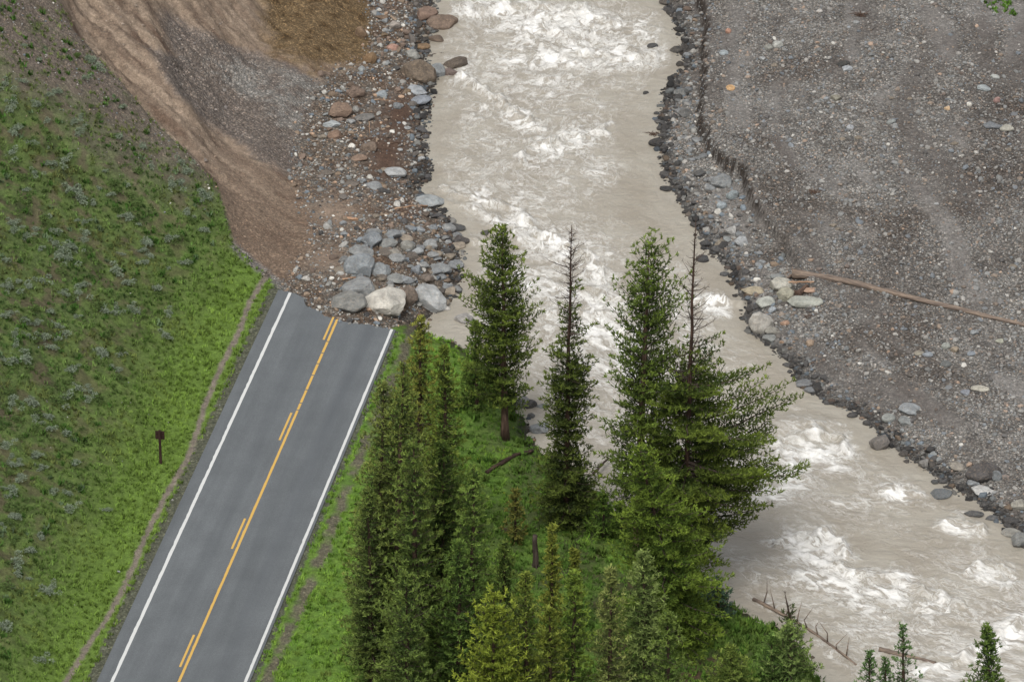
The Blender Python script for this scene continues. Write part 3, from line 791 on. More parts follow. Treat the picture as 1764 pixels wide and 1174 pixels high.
ROCKS = [
 (664,522,72,46,CRM,'large pale cream boulder at the broken road end, biggest of the row'),
 (739,513,62,48,PG,'large pale grey angular boulder right of the cream boulder, beside the muddy pool'),
 (600,520,54,36,C(138,138,132),'dark grey wedge shaped boulder touching the asphalt edge, left of the cream boulder'),
 (622,498,54,36,C(150,154,152),'grey boulder with paler top sitting behind the dark wedge boulder'),
 (699,512,34,36,C(126,110,96),'brown boulder squeezed between the cream boulder and the pale grey boulder'),
 (760,522,24,16,TAN,'small tan block against the right side of the pale grey boulder'),
 (768,531,14,8,WT,'little pale stone at the lower right foot of the pale grey angular boulder'),
 (620,459,48,38,C(138,148,152),'large blocky blue grey boulder up the debris from the road end'),
 (655,464,36,24,C(140,148,150),'low grey boulder touching the right side of the blocky blue grey boulder'),
 (679,480,34,16,C(146,148,144),'grey slab just above the brown boulder at the road end'),
 (623,433,40,16,C(140,144,142),'flat grey rock above the blocky blue grey boulder'),
 (639,413,34,28,C(130,140,146),'blue grey rounded boulder with a pale stone on its top'),
 (668,421,30,18,C(140,142,138),'grey boulder right of the blue grey rounded boulder'),
 (680,436,28,16,C(150,144,132),'tan grey stone below and between the upper grey boulders'),
 (703,424,22,18,C(150,148,138),'pale faceted stone in the middle of the debris shore'),
 (718,463,16,24,C(142,152,160),'upright narrow bluish stone standing in the debris shore'),
 (757,462,36,20,C(140,146,146),'long grey boulder lying in rubble above the pale grey angular boulder'),
 (783,456,26,16,C(132,138,140),'grey boulder right at the waterline beyond the road end'),
 (628,451,14,9,WT,'tiny pale stone pressed behind the blocky blue grey boulder'),
 (720,434,18,14,C(170,176,176),'pale bluish stone near the middle of the debris shore'),
 (737,480,24,16,C(126,112,100),'brown rounded stone above the pale grey angular boulder'),
 (680,297,34,18,PG,'pale rounded boulder alone on dark mud, halfway up the left shore'),
 (738,346,56,24,C(150,158,158),'long smooth grey boulder half in the water by a lying stick'),
 (645,321,30,14,C(150,156,156),'grey split slab on mud left of the river'),
 (659,329,22,8,DK,'dark thin slab leaning on the grey split slab'),
 (604,317,24,10,GB,'brown grey flat rock among gravel left of the split slab'),
 (786,393,30,12,C(76,80,82),'dark flat rock standing in the water close to the left shore'),
 (836,402,14,12,C(84,84,82),'small dark rock out in the foam left of the tall fir top'),
 (793,415,26,18,C(84,80,78),'dark rock at the foot of the left shore with foam behind it'),
 (784,108,44,17,C(98,86,74),'long dark brown rock lying in the river near the top'),
 (722,126,52,42,C(120,104,86),'largest brown boulder on the upper left shore'),
 (733,26,34,28,C(140,112,94),'reddish brown boulder at the water near the top edge'),
 (763,38,46,26,C(130,108,90),'brown knobbly boulder standing out into the river near the top edge'),
 (722,173,34,20,C(134,144,156),'blue grey boulder at the waterline below the largest brown boulder'),
 (716,156,34,14,C(164,172,178),'pale flat slab behind the blue grey boulder'),
 (753,124,24,24,C(142,150,152),'light grey block between the largest brown boulder and the river'),
 (775,125,22,14,C(122,104,96),'brown block in the water beside the light grey block'),
 (753,67,24,12,C(112,94,78),'low brown rock at the water above the largest brown boulder'),
 (711,95,24,18,C(158,158,150),'pale pointed stone behind the largest brown boulder'),
 (728,80,22,12,C(140,110,74),'small ochre stone by the upper left waterline'),
 (586,193,38,28,C(136,110,90),'brown rough boulder in pale gravel on the left shore'),
 (573,214,30,14,C(178,188,188),'pale blue grey flat rock below the brown rough boulder'),
 (612,160,28,22,C(128,106,90),'brown crumbly boulder above the mud patch'),
 (576,232,24,16,C(142,112,90),'round brown stone below the pale blue grey flat rock'),
 (625,203,34,12,C(120,118,114),'dark layered slab beside the brown rough boulder'),
 (638,254,26,20,C(134,114,96),'brown grey stone on mud lower down the left shore'),
 (618,272,24,12,C(150,122,100),'tan stone below the brown grey stone on mud'),
 (636,101,22,20,C(138,106,68),'ochre boulder at the foot of the yellow slope'),
 (622,57,18,22,C(136,108,78),'tall ochre stone on the edge of the yellow slope'),
 (677,82,18,11,C(190,142,120),'salmon pink stone among the upper shore rubble'),
 (680,44,16,16,C(170,158,146),'pale stone among rubble near the top edge'),
 (660,30,22,10,C(130,104,80),'flat ochre stone near the top of the left shore'),
 (658,162,18,12,C(156,170,176),'small blue stone at the top corner of the mud patch'),
 (800,549,30,18,C(168,164,158),'pale boulder with dark wet foot in shallows left of the fir'),
 (781,498,26,14,C(92,88,84),'dark rock in shallow water above the pale wet footed boulder'),
 (903,694,30,22,C(136,138,136),'grey boulder at the grassy bank behind the fir trunk'),
 (913,697,20,16,C(84,84,84),'dark rock beside the grey boulder behind the fir trunk'),
 (934,700,24,8,C(130,138,136),'flat wet rock awash behind the fir trunk'),
 (915,716,11,9,C(100,104,104),'small grey rock alone in the water behind the fir'),
 (932,738,32,20,C(140,148,150),'blue grey boulder at the waterside by the half bare tree'),
 (1312,556,36,44,C(186,180,168),'tall pale boulder leaning at the water, below the root end of the long log'),
 (1343,490,36,28,C(188,184,168),'pale cream boulder under the thin pole at the log root'),
 (1356,508,30,26,C(174,170,146),'greenish cream boulder in front of the one under the thin pole'),
 (1318,522,30,20,C(184,186,174),'round pale grey boulder above the tall leaning boulder'),
 (1300,501,40,14,C(176,162,132),'flat tan slab at the right shoreline with dark hollow under it'),
 (1384,521,54,16,C(172,174,160),'long pale slanting slab right of the greenish cream boulder'),
 (1398,500,24,8,C(190,152,122),'small pinkish flat stone under the long log'),
 (1340,476,22,10,C(146,152,148),'low grey stone behind the cream boulders at the log root'),
 (1329,570,24,14,C(152,148,136),'grey stone right of the tall leaning boulder'),
 (1326,582,22,12,C(140,142,138),'lower grey stone at the water right of the tall leaning boulder'),
 (1330,534,12,12,C(176,188,196),'small bluish stone between the round boulder and the leaning boulder'),
 (1352,556,14,9,C(186,146,116),'small orange tinted stone beside the long pale slab'),
 (1242,313,32,26,C(140,146,146),'rounded grey boulder below the cut bank, largest on that slope'),
 (1263,337,20,16,C(142,158,160),'blue green stone down the slope from the rounded grey boulder'),
 (1244,354,16,14,C(160,176,182),'pale blue stone on the gravel slope below the cut bank'),
 (1261,398,18,18,C(184,182,176),'white faced stone on the lower gravel slope'),
 (1277,417,22,18,C(182,186,186),'pale oval stone near the white faced stone'),
 (1241,419,18,12,C(150,138,118),'tan topped dark stone at the right waterline'),
 (1206,300,20,12,C(88,90,90),'dark wet boulder at the head of the gravel slope'),
 (1216,420,16,13,C(70,74,78),'dark round rock in the water off the right shore, the upper one'),
 (1211,446,20,13,C(66,70,74),'dark oval rock in the water off the right shore, the larger lower one'),
 (1247,472,12,8,C(90,92,94),'small dark rock awash off the right shore'),
 (1516,763,34,28,C(124,118,112),'rounded grey brown boulder standing in the water on the right'),
 (1566,705,38,20,C(146,154,156),'blue grey wedge slab on the bar near the water'),
 (1531,720,20,14,C(152,156,150),'pale grey stone left of the blue grey wedge slab'),
 (1560,725,26,16,C(142,148,144),'mossy grey stone under the blue grey wedge slab'),
 (1688,669,28,10,C(186,180,162),'pale tan flat stone alone on the gravel bar below the log'),
 (1664,676,16,10,C(142,150,162),'bluish stone left of the pale tan flat stone'),
 (1693,814,54,34,C(86,82,80),'big dark boulder on the lower right shore'),
 (1690,843,36,18,C(196,194,188),'white topped boulder leaning on the big dark boulder'),
 (1677,832,20,14,C(150,158,162),'grey stone above the white topped boulder'),
 (1716,818,16,26,C(120,128,130),'grey slab on the right side of the big dark boulder'),
 (1650,802,30,14,C(160,152,138),'tan flat rock on the lower right shore'),
 (1620,850,32,16,C(110,118,120),'dark grey wet rock in shallows on the lower right'),
 (1677,885,32,10,C(92,94,94),'dark low rock awash off the lower right shore'),
 (1708,892,20,8,C(100,102,102),'small dark rock awash beside the shore at lower right'),
 (1757,932,30,26,C(132,134,130),'grey boulder at the right edge of the picture in the water'),
 (1740,918,34,14,C(150,148,138),'flat grey stone above the boulder at the right edge'),
 (1757,870,26,18,C(160,156,142),'pale stone on the lower right shore near the picture edge'),
 (1592,798,16,18,C(150,146,140),'pale and dark split stone at the right waterline'),
 (1610,830,12,8,C(90,92,92),'small dark rock in the shallows left of the big dark boulder'),
 (1383,660,28,14,C(126,130,132),'grey rock half in water on the right shore'),
 (1396,672,20,12,C(120,126,130),'blue grey rock beside the one half in water'),
 (1258,152,13,10,C(226,176,110),'bright orange stone near the cut bank'),
 (1339,78,16,13,C(190,190,180),'pale stone, right one of a pair on the upper bar'),
 (1324,82,14,10,C(150,150,140),'grey stone, left one of a pair on the upper bar'),
 (1247,91,13,9,C(160,176,180),'light blue stone just right of the upper cut bank'),
 (1255,54,9,9,C(206,150,120),'small salmon stone near the upper cut bank'),
 (1695,152,20,11,C(164,176,176),'bluish white oval stone on the upper right bar'),
 (1718,173,11,10,C(176,134,124),'round pink stone on the upper right bar'),
 (1670,180,8,8,C(232,226,210),'tiny bright white stone on the upper right bar'),
 (1632,187,10,8,C(230,190,140),'tiny bright tan stone on the upper right bar'),
 (1708,216,28,14,C(116,124,130),'dark blue grey rock on the right bar with rusty soil below it'),
 (1735,221,20,12,C(180,176,160),'pale broken stone beside the dark blue grey rock'),
 (1714,133,14,9,C(186,190,182),'pale angular stone above the bluish white oval stone'),
 (1453,110,20,11,C(64,66,64),'darkest stone on the upper bar'),
 (1459,118,16,8,C(176,184,188),'light slab in front of the darkest stone on the upper bar'),
 (1440,169,16,12,C(146,142,124),'olive grey stone in the middle of the upper bar'),
 (1535,210,14,10,C(150,158,152),'grey green stone on the middle bar'),
 (1465,220,12,9,C(178,182,186),'pale violet grey stone on the middle bar'),
 (1124,79,16,9,C(70,74,76),'dark rock breaking the rapids near the top'),
 (1112,161,10,7,C(64,66,68),'small dark rock in calm water near the right shore'),
 (1152,3,30,10,C(84,78,72),'dark brown rock at the top of the right shore'),
 (1130,246,22,16,C(56,58,60),'black rock jutting from the right shore'),
 (1147,325,20,9,C(56,60,62),'black flat rock in the water at the right shore'),
 (1166,85,22,12,C(80,78,74),'dark rock at the water on the upper right shore'),
 (1175,160,24,14,C(110,112,110),'grey slanting slab on the upper right shore'),
 (1180,196,20,16,C(112,112,110),'grey stone beneath the cut bank with a brown one behind'),
 (1630,596,14,11,C(168,172,162),'pale rounded stone topping the pile on the bar below the log'),
 (1645,602,13,11,C(176,158,132),'tan stone at the right of the pile below the log'),
 (1583,608,14,8,C(168,160,140),'tan flat stone left of the pile below the log'),
 (1598,610,16,9,C(146,158,168),'bluish flat stone beside the tan flat stone'),
 (1630,627,16,10,C(112,118,116),'dark grey stone at the bottom of the pile below the log'),
 (1673,609,16,8,C(142,156,168),'blue stone right of the pile below the log'),
 (1678,573,13,10,C(156,164,166),'pale grey stone just below the long log'),
 (1723,587,14,7,C(182,182,160),'cream stone on the bar under the right end of the log'),
]
random.seed(11)
for i, (cx, cy, w, h, col, lab) in enumerate(ROCKS):
    w_r = w >= 18
    place_rock('boulder' if w_r else 'rock', cx, cy, w, h, col, lab, 'boulder' if w_r else 'rock', mesh=(_big[i % 14] if w >= 24 else _mid[i % 12]))
# the many look-alike rocks, each its own object
MARKS = [('the cream boulder',664,522),('the pale angular boulder',738,514),('the blocky blue grey boulder',620,459),('the long smooth boulder',738,346),('the pale boulder on mud',680,297),('the mud patch',690,195),('the largest brown boulder',722,126),('the knobbly river boulder',763,38),('the broken road end',560,530),('the pale blue flat rock',573,214),('the ochre boulder',636,101),('the dark flat river rock',786,393),('the orange wood chunk',600,377),
 ('the root end of the log',1367,479),('the tall leaning boulder',1312,556),('the rounded grey boulder',1242,313),('the bright orange stone',1258,152),('the pale stone pair',1332,80),('the brush tangle',1482,27),('the red root tangle',1404,332),('the black jutting rock',1130,246),('the pale oval stone',1277,417),('the stone pile',1630,610),('the pale tan flat stone',1688,669),('the wedge slab',1566,705),('the big dark boulder',1693,814),('the grey brown boulder',1516,763),('the bluish oval stone',1695,152),('the dark blue grey rock',1708,216),('the thin end of the log',1740,560),('the darkest bar stone',1453,110),('the half wet shore rock',1383,660),('the olive grey stone',1440,169),('the middle of the log',1560,515),('the green plant patch',1735,20),('the grey green stone',1535,210),('the right edge boulder',1757,932)]
def where(x, y):
    if False: pass
    nm, mx, my = min(MARKS, key=lambda m: (m[1] - x) ** 2 + (m[2] - y) ** 2)
    dx, dy = x - mx, y - my; d = math.hypot(dx, dy)
    if abs(dx) > 2.2 * abs(dy): side = 'right of' if dx > 0 else 'left of'
    elif abs(dy) > 2.2 * abs(dx): side = 'below' if dy > 0 else 'above'
    else: side = ('below right of' if dy > 0 else 'above right of') if dx > 0 else ('below left of' if dy > 0 else 'above left of')
    return ('close ' if d < 32 else 'far ' if d > 85 else '') + side.replace('upper ', 'up ').replace('lower ', 'down ') + ' ' + nm
def size(w): return 'tiny' if w < 10 else 'small' if w < 13 else 'middling'
CN = {}
def tone(c):
    l = float(np.mean(c)) * GAIN; wm = float(c[0] - c[2]) * GAIN / max(l, .01)
    a = 'pale' if l > .38 else 'dark' if l < .13 else ''
    b = 'brown' if wm > .45 else 'tan' if wm > .2 else 'bluish' if wm < -.1 else 'grey'
    return (a + ' ' + b).strip()
def along(pts, n, spread, rg):
    pts = np.array(pts, float); sg = np.linalg.norm(np.diff(pts, axis=0), axis=1); cs = np.concatenate([[0], np.cumsum(sg)])
    u = np.sort(rg.uniform(0, cs[-1], n)); x = np.interp(u, cs, pts[:, 0]); y = np.interp(u, cs, pts[:, 1])
    off = rg.uniform(*spread, n); return x + off, y + rg.normal(0, 3, n)
rg = np.random.default_rng(21)
rb = [p for p in RB if -10 < p[1] < 960]
X1, Y1 = along(rb, 68, (-4, 14), rg)
for x, y in zip(X1, Y1):
    w = rg.choice([9, 11, 13, 16, 20], p=[.3, .3, .2, .15, .05])
    place_rock('rock', x, y, w, w * rg.uniform(.5, .75), C(66, 66, 66) * rg.uniform(.7, 2.0), size(w) + ' dark wet waterline rock, ' + where(x, y), 'rock', 'dark wet rocks along the right waterline', mesh=_mid[rg.integers(12)])
X2, Y2 = along([(1185,0),(1190,80),(1180,160),(1180,230),(1215,290),(1250,360),(1280,420),(1320,470)], 42, (-16, 22), rg)
for x, y in zip(X2, Y2):
    w = rg.choice([9, 11, 13, 17], p=[.35, .35, .2, .1])
    cc = mix(GR, BL, rg.random()) * rg.uniform(.6, 1.15); place_rock('rock', x, y, w, w * rg.uniform(.5, .75), cc, size(w) + ' ' + tone(cc) + ' cut bank cobble, ' + where(x, y), 'rock', 'cobbles on the slope under the cut bank', mesh=_mid[rg.integers(12)])
lb = [(742,60),(735,100),(742,185),(735,215),(738,260),(738,300),(722,325),(765,375),(790,410),(795,440),(785,475),(785,500)]
X3, Y3 = along(lb, 28, (-16, 4), rg)
for x, y in zip(X3, Y3):
    w = rg.choice([9, 11, 14], p=[.5, .35, .15])
    place_rock('rock', x, y, w, w * rg.uniform(.5, .75), C(70, 70, 72) * rg.uniform(.7, 2.0), size(w) + ' dark wet left waterline rock, ' + where(x, y), 'rock', 'dark wet rocks along the left waterline', mesh=_mid[rg.integers(12)])
palL = [GR, BL, BR, TAN, GB, OC, PG, C(130, 108, 90)]
n = 0
while n < 60:
    x, y = rg.uniform(585, 795), rg.uniform(385, 505)
    if y > 470 and x < 600: continue
    w = rg.choice([12, 15, 19, 23], p=[.3, .35, .22, .13])
    cc = [GR, BL, BL, GR, TAN, GB][rg.integers(6)] * rg.uniform(.8, 1.15); place_rock('rock', x, y, w, w * rg.uniform(.5, .75), cc, size(w) + ' ' + tone(cc) + ' heaped block, ' + where(x, y), 'rock', 'blocks heaped beyond the road end', mesh=_mid[rg.integers(12)]); n += 1
n = 0
while n < 45:
    y = rg.uniform(0, 540); x = rg.uniform(520, 790)
    sd = poly_sd(np.array([x]), np.array([y]), [(640,0),(640,100),(560,180),(540,260),(560,340),(590,400),(585,480),(560,520),(610,550),(700,555),(760,500),(790,440),(760,370),(725,320),(735,200),(730,90),(740,0)])[0]
    if sd < 0: continue
    w = rg.choice([9, 11, 14, 18], p=[.35, .35, .2, .1])
    cc = palL[rg.integers(len(palL))] * rg.uniform(.75, 1.1); place_rock('rock', x, y, w, w * rg.uniform(.55, .8), cc, size(w) + ' ' + tone(cc) + ' rubble stone, ' + where(x, y), 'rock', 'loose stones on the left debris shore', mesh=_mid[rg.integers(12)]); n += 1
n = 0
while n < 32:
    y = rg.uniform(0, 860); x = rg.uniform(1210, 1764)
    if seg_dist(np.array([x]), np.array([y]), [(a + 45, b - 10) for a, b in RB])[0] < 0 and False: continue
    xr = np.interp(y, [p[1] for p in RB[2:]], [p[0] for p in RB[2:]])
    if x < xr + 85: continue
    w = rg.choice([8, 10, 12], p=[.5, .35, .15])
    cc = [GR, BL, PG, TAN, GB, WT][rg.integers(6)] * rg.uniform(.75, 1.05); place_rock('rock', x, y, w, w * rg.uniform(.5, .7), cc, size(w) + ' ' + tone(cc) + ' gravel bar stone, ' + where(x, y), 'rock', 'stones strewn over the gravel bar', mesh=_mid[rg.integers(12)]); n += 1

# ------------------------------------------------------------------ scattered stuff (instances): gravel, grass
PROTO = {}
def proto_coll(name, meshes):
    c = bpy.data.collections.new(name)
    for i, m in enumerate(meshes):
        o = bpy.data.objects.new('%s_%02d' % (name, i), m); c.objects.link(o)
    return c
def scatter(name, P, rot, scl, tint, pid, coll, label):
    n = len(P)
    me = bpy.data.meshes.new(name); me.vertices.add(n); me.vertices.foreach_set('co', np.ascontiguousarray(P, dtype=np.float32).ravel())
    a = me.attributes.new('rot', 'FLOAT_VECTOR', 'POINT'); a.data.foreach_set('vector', rot.astype(np.float32).ravel())
    a = me.attributes.new('scl', 'FLOAT_VECTOR', 'POINT'); a.data.foreach_set('vector', scl.astype(np.float32).ravel())
    a = me.attributes.new('pid', 'INT', 'POINT'); a.data.foreach_set('value', pid.astype(np.int32))
    a = me.attributes.new('tint', 'FLOAT_COLOR', 'POINT'); c4 = np.ones((n, 4), np.float32); c4[:, :3] = np.clip(tint, 0, 1); a.data.foreach_set('color', c4.ravel())
    o = link(name, me)
    ng = bpy.data.node_groups.new(name + '_nodes', 'GeometryNodeTree')
    ng.interface.new_socket('Geometry', in_out='INPUT', socket_type='NodeSocketGeometry')
    ng.interface.new_socket('Geometry', in_out='OUTPUT', socket_type='NodeSocketGeometry')
    N = ng.nodes; gi = N.new('NodeGroupInput'); go = N.new('NodeGroupOutput')
    ip = N.new('GeometryNodeInstanceOnPoints'); ci = N.new('GeometryNodeCollectionInfo')
    ci.inputs['Collection'].default_value = coll; ci.inputs['Separate Children'].default_value = True; ci.inputs['Reset Children'].default_value = True
    def at(nm, ty):
        x = N.new('GeometryNodeInputNamedAttribute'); x.data_type = ty; x.inputs['Name'].default_value = nm; return x.outputs['Attribute']
    e2r = N.new('FunctionNodeEulerToRotation')
    L = ng.links
    L.new(at('rot', 'FLOAT_VECTOR'), e2r.inputs[0]); L.new(e2r.outputs[0], ip.inputs['Rotation'])
    L.new(at('scl', 'FLOAT_VECTOR'), ip.inputs['Scale']); L.new(at('pid', 'INT'), ip.inputs['Instance Index'])
    ip.inputs['Pick Instance'].default_value = True
    L.new(gi.outputs[0], ip.inputs['Points']); L.new(ci.outputs[0], ip.inputs['Instance']); L.new(ip.outputs[0], go.inputs[0])
    md = o.modifiers.new('scatter', 'NODES'); md.node_group = ng
    tag(o, label[0], label[1], kind='stuff')
    return o
def sample(n, keepfn, box=(-32, 32, -37, 48), rs=0):
    r = np.random.default_rng(rs)
    x = r.uniform(box[0], box[1], n); y = r.uniform(box[2], box[3], n)
    z = ground_z(x, y); px, py = proj(x, y, z)
    k = (px > -40) & (px < IW + 40) & (py > -40) & (py < IH + 60)
    x, y, z, px, py = x[k], y[k], z[k], px[k], py[k]
    p = keepfn(x, y, z, px, py); k = r.random(len(x)) < p
    return x[k], y[k], z[k], px[k], py[k], r
peb_coll = proto_coll('pebble_shapes', [np_mesh('pebble', *rock_verts(1 if i % 2 else 0, 500 + i, 8), M_PEB_I, False) for i in range(8)])
PAL = np.array([C(130,132,130), C(118,126,132), C(150,148,142), C(104,98,92), C(80,78,76), C(142,124,106), C(176,172,164), C(122,106,94), C(176,148,124), C(206,202,192)])
def pal_pick(r, n, w):
    w = np.array(w, float); return PAL[r.choice(len(PAL), n, p=w / w.sum())]
def stones(name, n, keepfn, label, smin, smax, w, seed, tintmul=None, power=2.6):
    x, y, z, px, py, r = sample(n, keepfn, rs=seed); m = len(x)
    s = smin * (1 - r.random(m) * (1 - (smin / smax) ** power)) ** (-1 / power)
    sc = np.stack([s * r.uniform(.8, 1.3, m), s * r.uniform(.7, 1.1, m), s * r.uniform(.45, .8, m)], 1)
    rot = np.stack([r.uniform(-.5, .5, m), r.uniform(-.5, .5, m), r.uniform(0, 6.28, m)], 1)
    t = pal_pick(r, m, w) * r.uniform(.8, 1.55, m)[:, None]
    wet = 1 - sstep(.05, .28, z - zwater(x, y)); t = t * (1 - .55 * wet)[:, None]
    if tintmul is not None: t = tintmul(t, x, y, px, py, r)
    scatter(name, np.stack([x, y, z + sc[:, 2] * .35], 1), rot, sc, t, r.integers(0, 8, m), peb_coll, label)
    print(name, m)
def gcol(x, y):
    ix = np.clip(np.searchsorted(gx, x), 0, nx - 1); iy = np.clip(np.searchsorted(gy, y), 0, ny - 1)
    return GC[iy * nx + ix]
def t_bar(t, x, y, px, py, r): return mix(t, gcol(x, y) * 1.15 * r.uniform(.6, 1.4, len(x))[:, None], .35 * np.ones(len(x)))
def k_bar(x, y, z, px, py):
    dr = seg_dist(x, y, wRB)
    uB = dr; band = sstep(.05, .4, fbm(uB * .35, y * .09, 3, 66)); band2 = sstep(.12, .4, fbm(uB * .3, y * .07, 3, 68))
    return (1 - .75 * band - .5 * band2 * (1 - band)) * np.where((dr > -.1), .45 + .5 * sstep(-.2, .3, fbm(x * .3, y * .3, 3, 111) + .3 * fbm(x * 1.2, y * 1.2, 2, 113)) , 0)
stones('gravel', 230000, k_bar, ('grey gravel and pebbles covering the wide bar right of the river', 'gravel'), .036, .2, [5, 3, 5, 4, 4, 3, 3, 2, .7, .5], 31, t_bar, 2.3)
def dummy(): pass
def k_cob(x, y, z, px, py):
    dr = seg_dist(x, y, wRB); return np.where((dr > .15) & (seg_dist(x, y, wSC) + SCN(x, y) < -.2) & (dr < 5), .9, 0) * (1 - sstep(520, 640, py))
stones('cobbles', 42000, k_cob, ('packed cobbles on the slope between the cut bank and the river', 'cobbles'), .06, .26, [5, 5, 5, 4, 4, 3, 4, 1, .5, 1], 35, power=2.2)
def k_wl(x, y, z, px, py):
    h = z - zwater(x, y); return np.where((h > -.12) & (h < .3) & ((seg_dist(x, y, wRB) > -.8) | ((py < 520) & (seg_dist(x, y, wLB) < .8))), .9, 0) * ((seg_dist(x, y, wRB) > -.8) | (py < 540))
stones('waterline_stones', 60000, k_wl, ('dark wet stones packed along both edges of the river', 'stones'), .08, .34, [1, 2, 1, 3, 8, 1, .5, 1, 0, 0], 36, power=2.2)
def k_shore(x, y, z, px, py):
    dl = -seg_dist(x, y, wLB); g = poly_sd(px, py, GRASSHILL); v = poly_sd(px, py, VERGE)
    s, t = road_st(x, y); rd = (t > -.9) & (t < TR + .3) & (s < s_end(t) - .1 + .55 * fbm(x * 2.5, y * 2.5, 2, 38))
    mud = np.clip(blob(px, py, 690, 195, 38, 34) + blob(px, py, 665, 275, 34, 38) + blob(px, py, 575, 365, 40, 20) + blob(px, py, 560, 445, 38, 16), 0, 1)
    return np.where((dl > -.2) & (g < 2) & (v < 0) & ~rd & (z < 4), (1 - .9 * mud) * sstep(-22, 6, -seg_dist(px, py, TOE)), 0)
stones('shore_rubble', 130000, k_shore, ('mixed brown and grey rubble between the landslide foot and the river', 'rubble'), .042, .28, [4, 4, 4, 3, 2, 5, 3, 6, 1, 1], 32, power=2.3)
def k_slide(x, y, z, px, py):
    g = poly_sd(px, py, GRASSHILL); dl = -seg_dist(x, y, wLB)
    fan = sstep(-10, 18, poly_sd(px, py, GREYFAN)); li = sstep(-10, 18, poly_sd(px, py, LIGHTG)); oc = sstep(-8, 10, poly_sd(px, py, OCHRE)); low = sstep(300, 430, py)
    return np.where((g < -3) & (dl > 0) & (z > .6), np.clip(.11 + .15 * fan + .5 * li + .8 * oc + .35 * low + .15 * sstep(440, 520, px), 0, 1), 0)
def t_slide(t, x, y, px, py, r):
    oc = sstep(-8, 10, poly_sd(px, py, OCHRE)); low = sstep(260, 400, py) * .8; li = sstep(-10, 16, poly_sd(px, py, LIGHTG))
    t = mix(t, gcol(x, y) * r.uniform(.7, 1.5, len(x))[:, None], .8 - .3 * li)
    t = mix(t, C(140, 116, 82) * r.uniform(.5, 1.6, len(x))[:, None], oc * .85); return mix(t, C(136, 114, 96) * r.uniform(.6, 1.5, len(x))[:, None], low * (1 - oc))
stones('scree', 85000, k_slide, ('loose scree lying on the landslide slope', 'scree'), .032, .26, [4, 3, 4, 2, 1, 5, 3, 4, .6, 1], 33, t_slide, power=2.9)
def k_hs(x, y, z, px, py):
    g = poly_sd(px, py, GRASSHILL); up = np.clip(1.25 - g / 120, 0, 1) * (1 - sstep(230, 390, py)); top = 1 - sstep(40, 230, py + px * .15)
    strip = (np.abs(g) < 7) & (py > 400) & (py < 505)
    return np.where(g > 0, np.clip(up * .5 + top * .5, 0, .8) * sstep(-.3, .2, fbm(x * .45, y * .45, 4, 51) + .2) + .01, 0) + strip * .9
stones('hillside_stones', 60000, k_hs, ('small stones showing between grass on the bare upper hillside and along its cut edge', 'stones'), .03, .10, [4, 2, 4, 4, 1, 4, 3, 3, .3, 1], 34)

# grass tufts
def tuft(seed, nb, h, w, spread):
    r = np.random.default_rng(seed); Vv = []; Ff = []
    for i in range(nb):
        a = r.uniform(0, 6.28); rr = r.uniform(0, spread); bx, by = rr * math.cos(a), rr * math.sin(a)
        a2 = r.uniform(0, 6.28); ln = r.uniform(.2, .9) * h; hh = h * r.uniform(.5, 1)
        dx, dy = math.cos(a2 + 1.57) * w, math.sin(a2 + 1.57) * w
        k = len(Vv); Vv += [(bx - dx, by - dy, -.02), (bx + dx, by + dy, -.02), (bx + ln * math.cos(a2), by + ln * math.sin(a2), hh)]; Ff.append((k, k + 1, k + 2))
    return np_mesh('tuft', np.array(Vv), np.array(Ff), M_LEAF_I)
grass_coll = proto_coll('grass_shapes', [tuft(i, 16, .16, .022, .13) for i in range(5)])
leafy_coll = proto_coll('herb_shapes', [tuft(20 + i, 22, .20, .045, .17) for i in range(5)])
def grass(name, n, keepfn, tintfn, label, seed, coll, smin=.7, smax=1.4):
    x, y, z, px, py, r = sample(n, keepfn, rs=seed); m = len(x)
    s = r.uniform(smin, smax, m); sc = np.stack([s, s, s * r.uniform(.7, 1.3, m)], 1)
    rot = np.stack([r.uniform(-.2, .2, m), r.uniform(-.2, .2, m), r.uniform(0, 6.28, m)], 1)
    scatter(name, np.stack([x, y, z], 1), rot, sc, tintfn(x, y, z, px, py, r), r.integers(0, 5, m), coll, label); print(name, m)
def k_hill(x, y, z, px, py):
    g = poly_sd(px, py, GRASSHILL); tr = np.abs(seg_dist(px, py, TRAIL)); s, t = road_st(x, y)
    up = np.clip(1.25 - g / 120, 0, 1) * (1 - sstep(230, 390, py)); top = 1 - sstep(40, 230, py + px * .15)
    d = .92 - .76 * np.clip(up + top, 0, 1) * sstep(-.25, .05, fbm(x * 1.1, y * 1.1, 3, 52) + .12)
    d = d * (1 - .85 * sstep(.02, .25, fbm(x * .8, y * .8, 4, 81)) * sstep(.5, 1.5, z))
    return np.where((g > 0) & (tr > 6.5) & (t < -1.15), d, 0)
def t_hill(x, y, z, px, py, r):
    n1, n2 = fbm(x * .3, y * .3, 3, 121), fbm(x * 1.1, y * 1.1, 3, 125); m = len(x)
    t = mix(C(84, 112, 58) * np.ones((m, 1)), C(114, 138, 74), sstep(-.3, .35, n2 + .3 * n1))
    t = mix(t, C(110, 108, 66), sstep(.0, .3, n1 - .3 * n2) * .7)
    upp = np.clip(1.25 - poly_sd(px, py, GRASSHILL) / 120, 0, 1) * (1 - sstep(230, 390, py)); tpp = 1 - sstep(40, 230, py + px * .15)
    t = mix(t, C(116, 122, 74), np.clip(upp + tpp, 0, 1) * .6)
    t = mix(t, C(66, 92, 48), sstep(.1, .4, -n1) * .6)
    t = mix(t, C(120, 148, 62), np.exp(-np.clip(z, 0, 99) / 1.1) * .85)
    return t * r.uniform(.6, 1.6, m)[:, None]
grass('hillside_grass', 90000, k_hill, t_hill, ('short green and olive grass covering the hillside left of the road', 'grass'), 41, grass_coll)
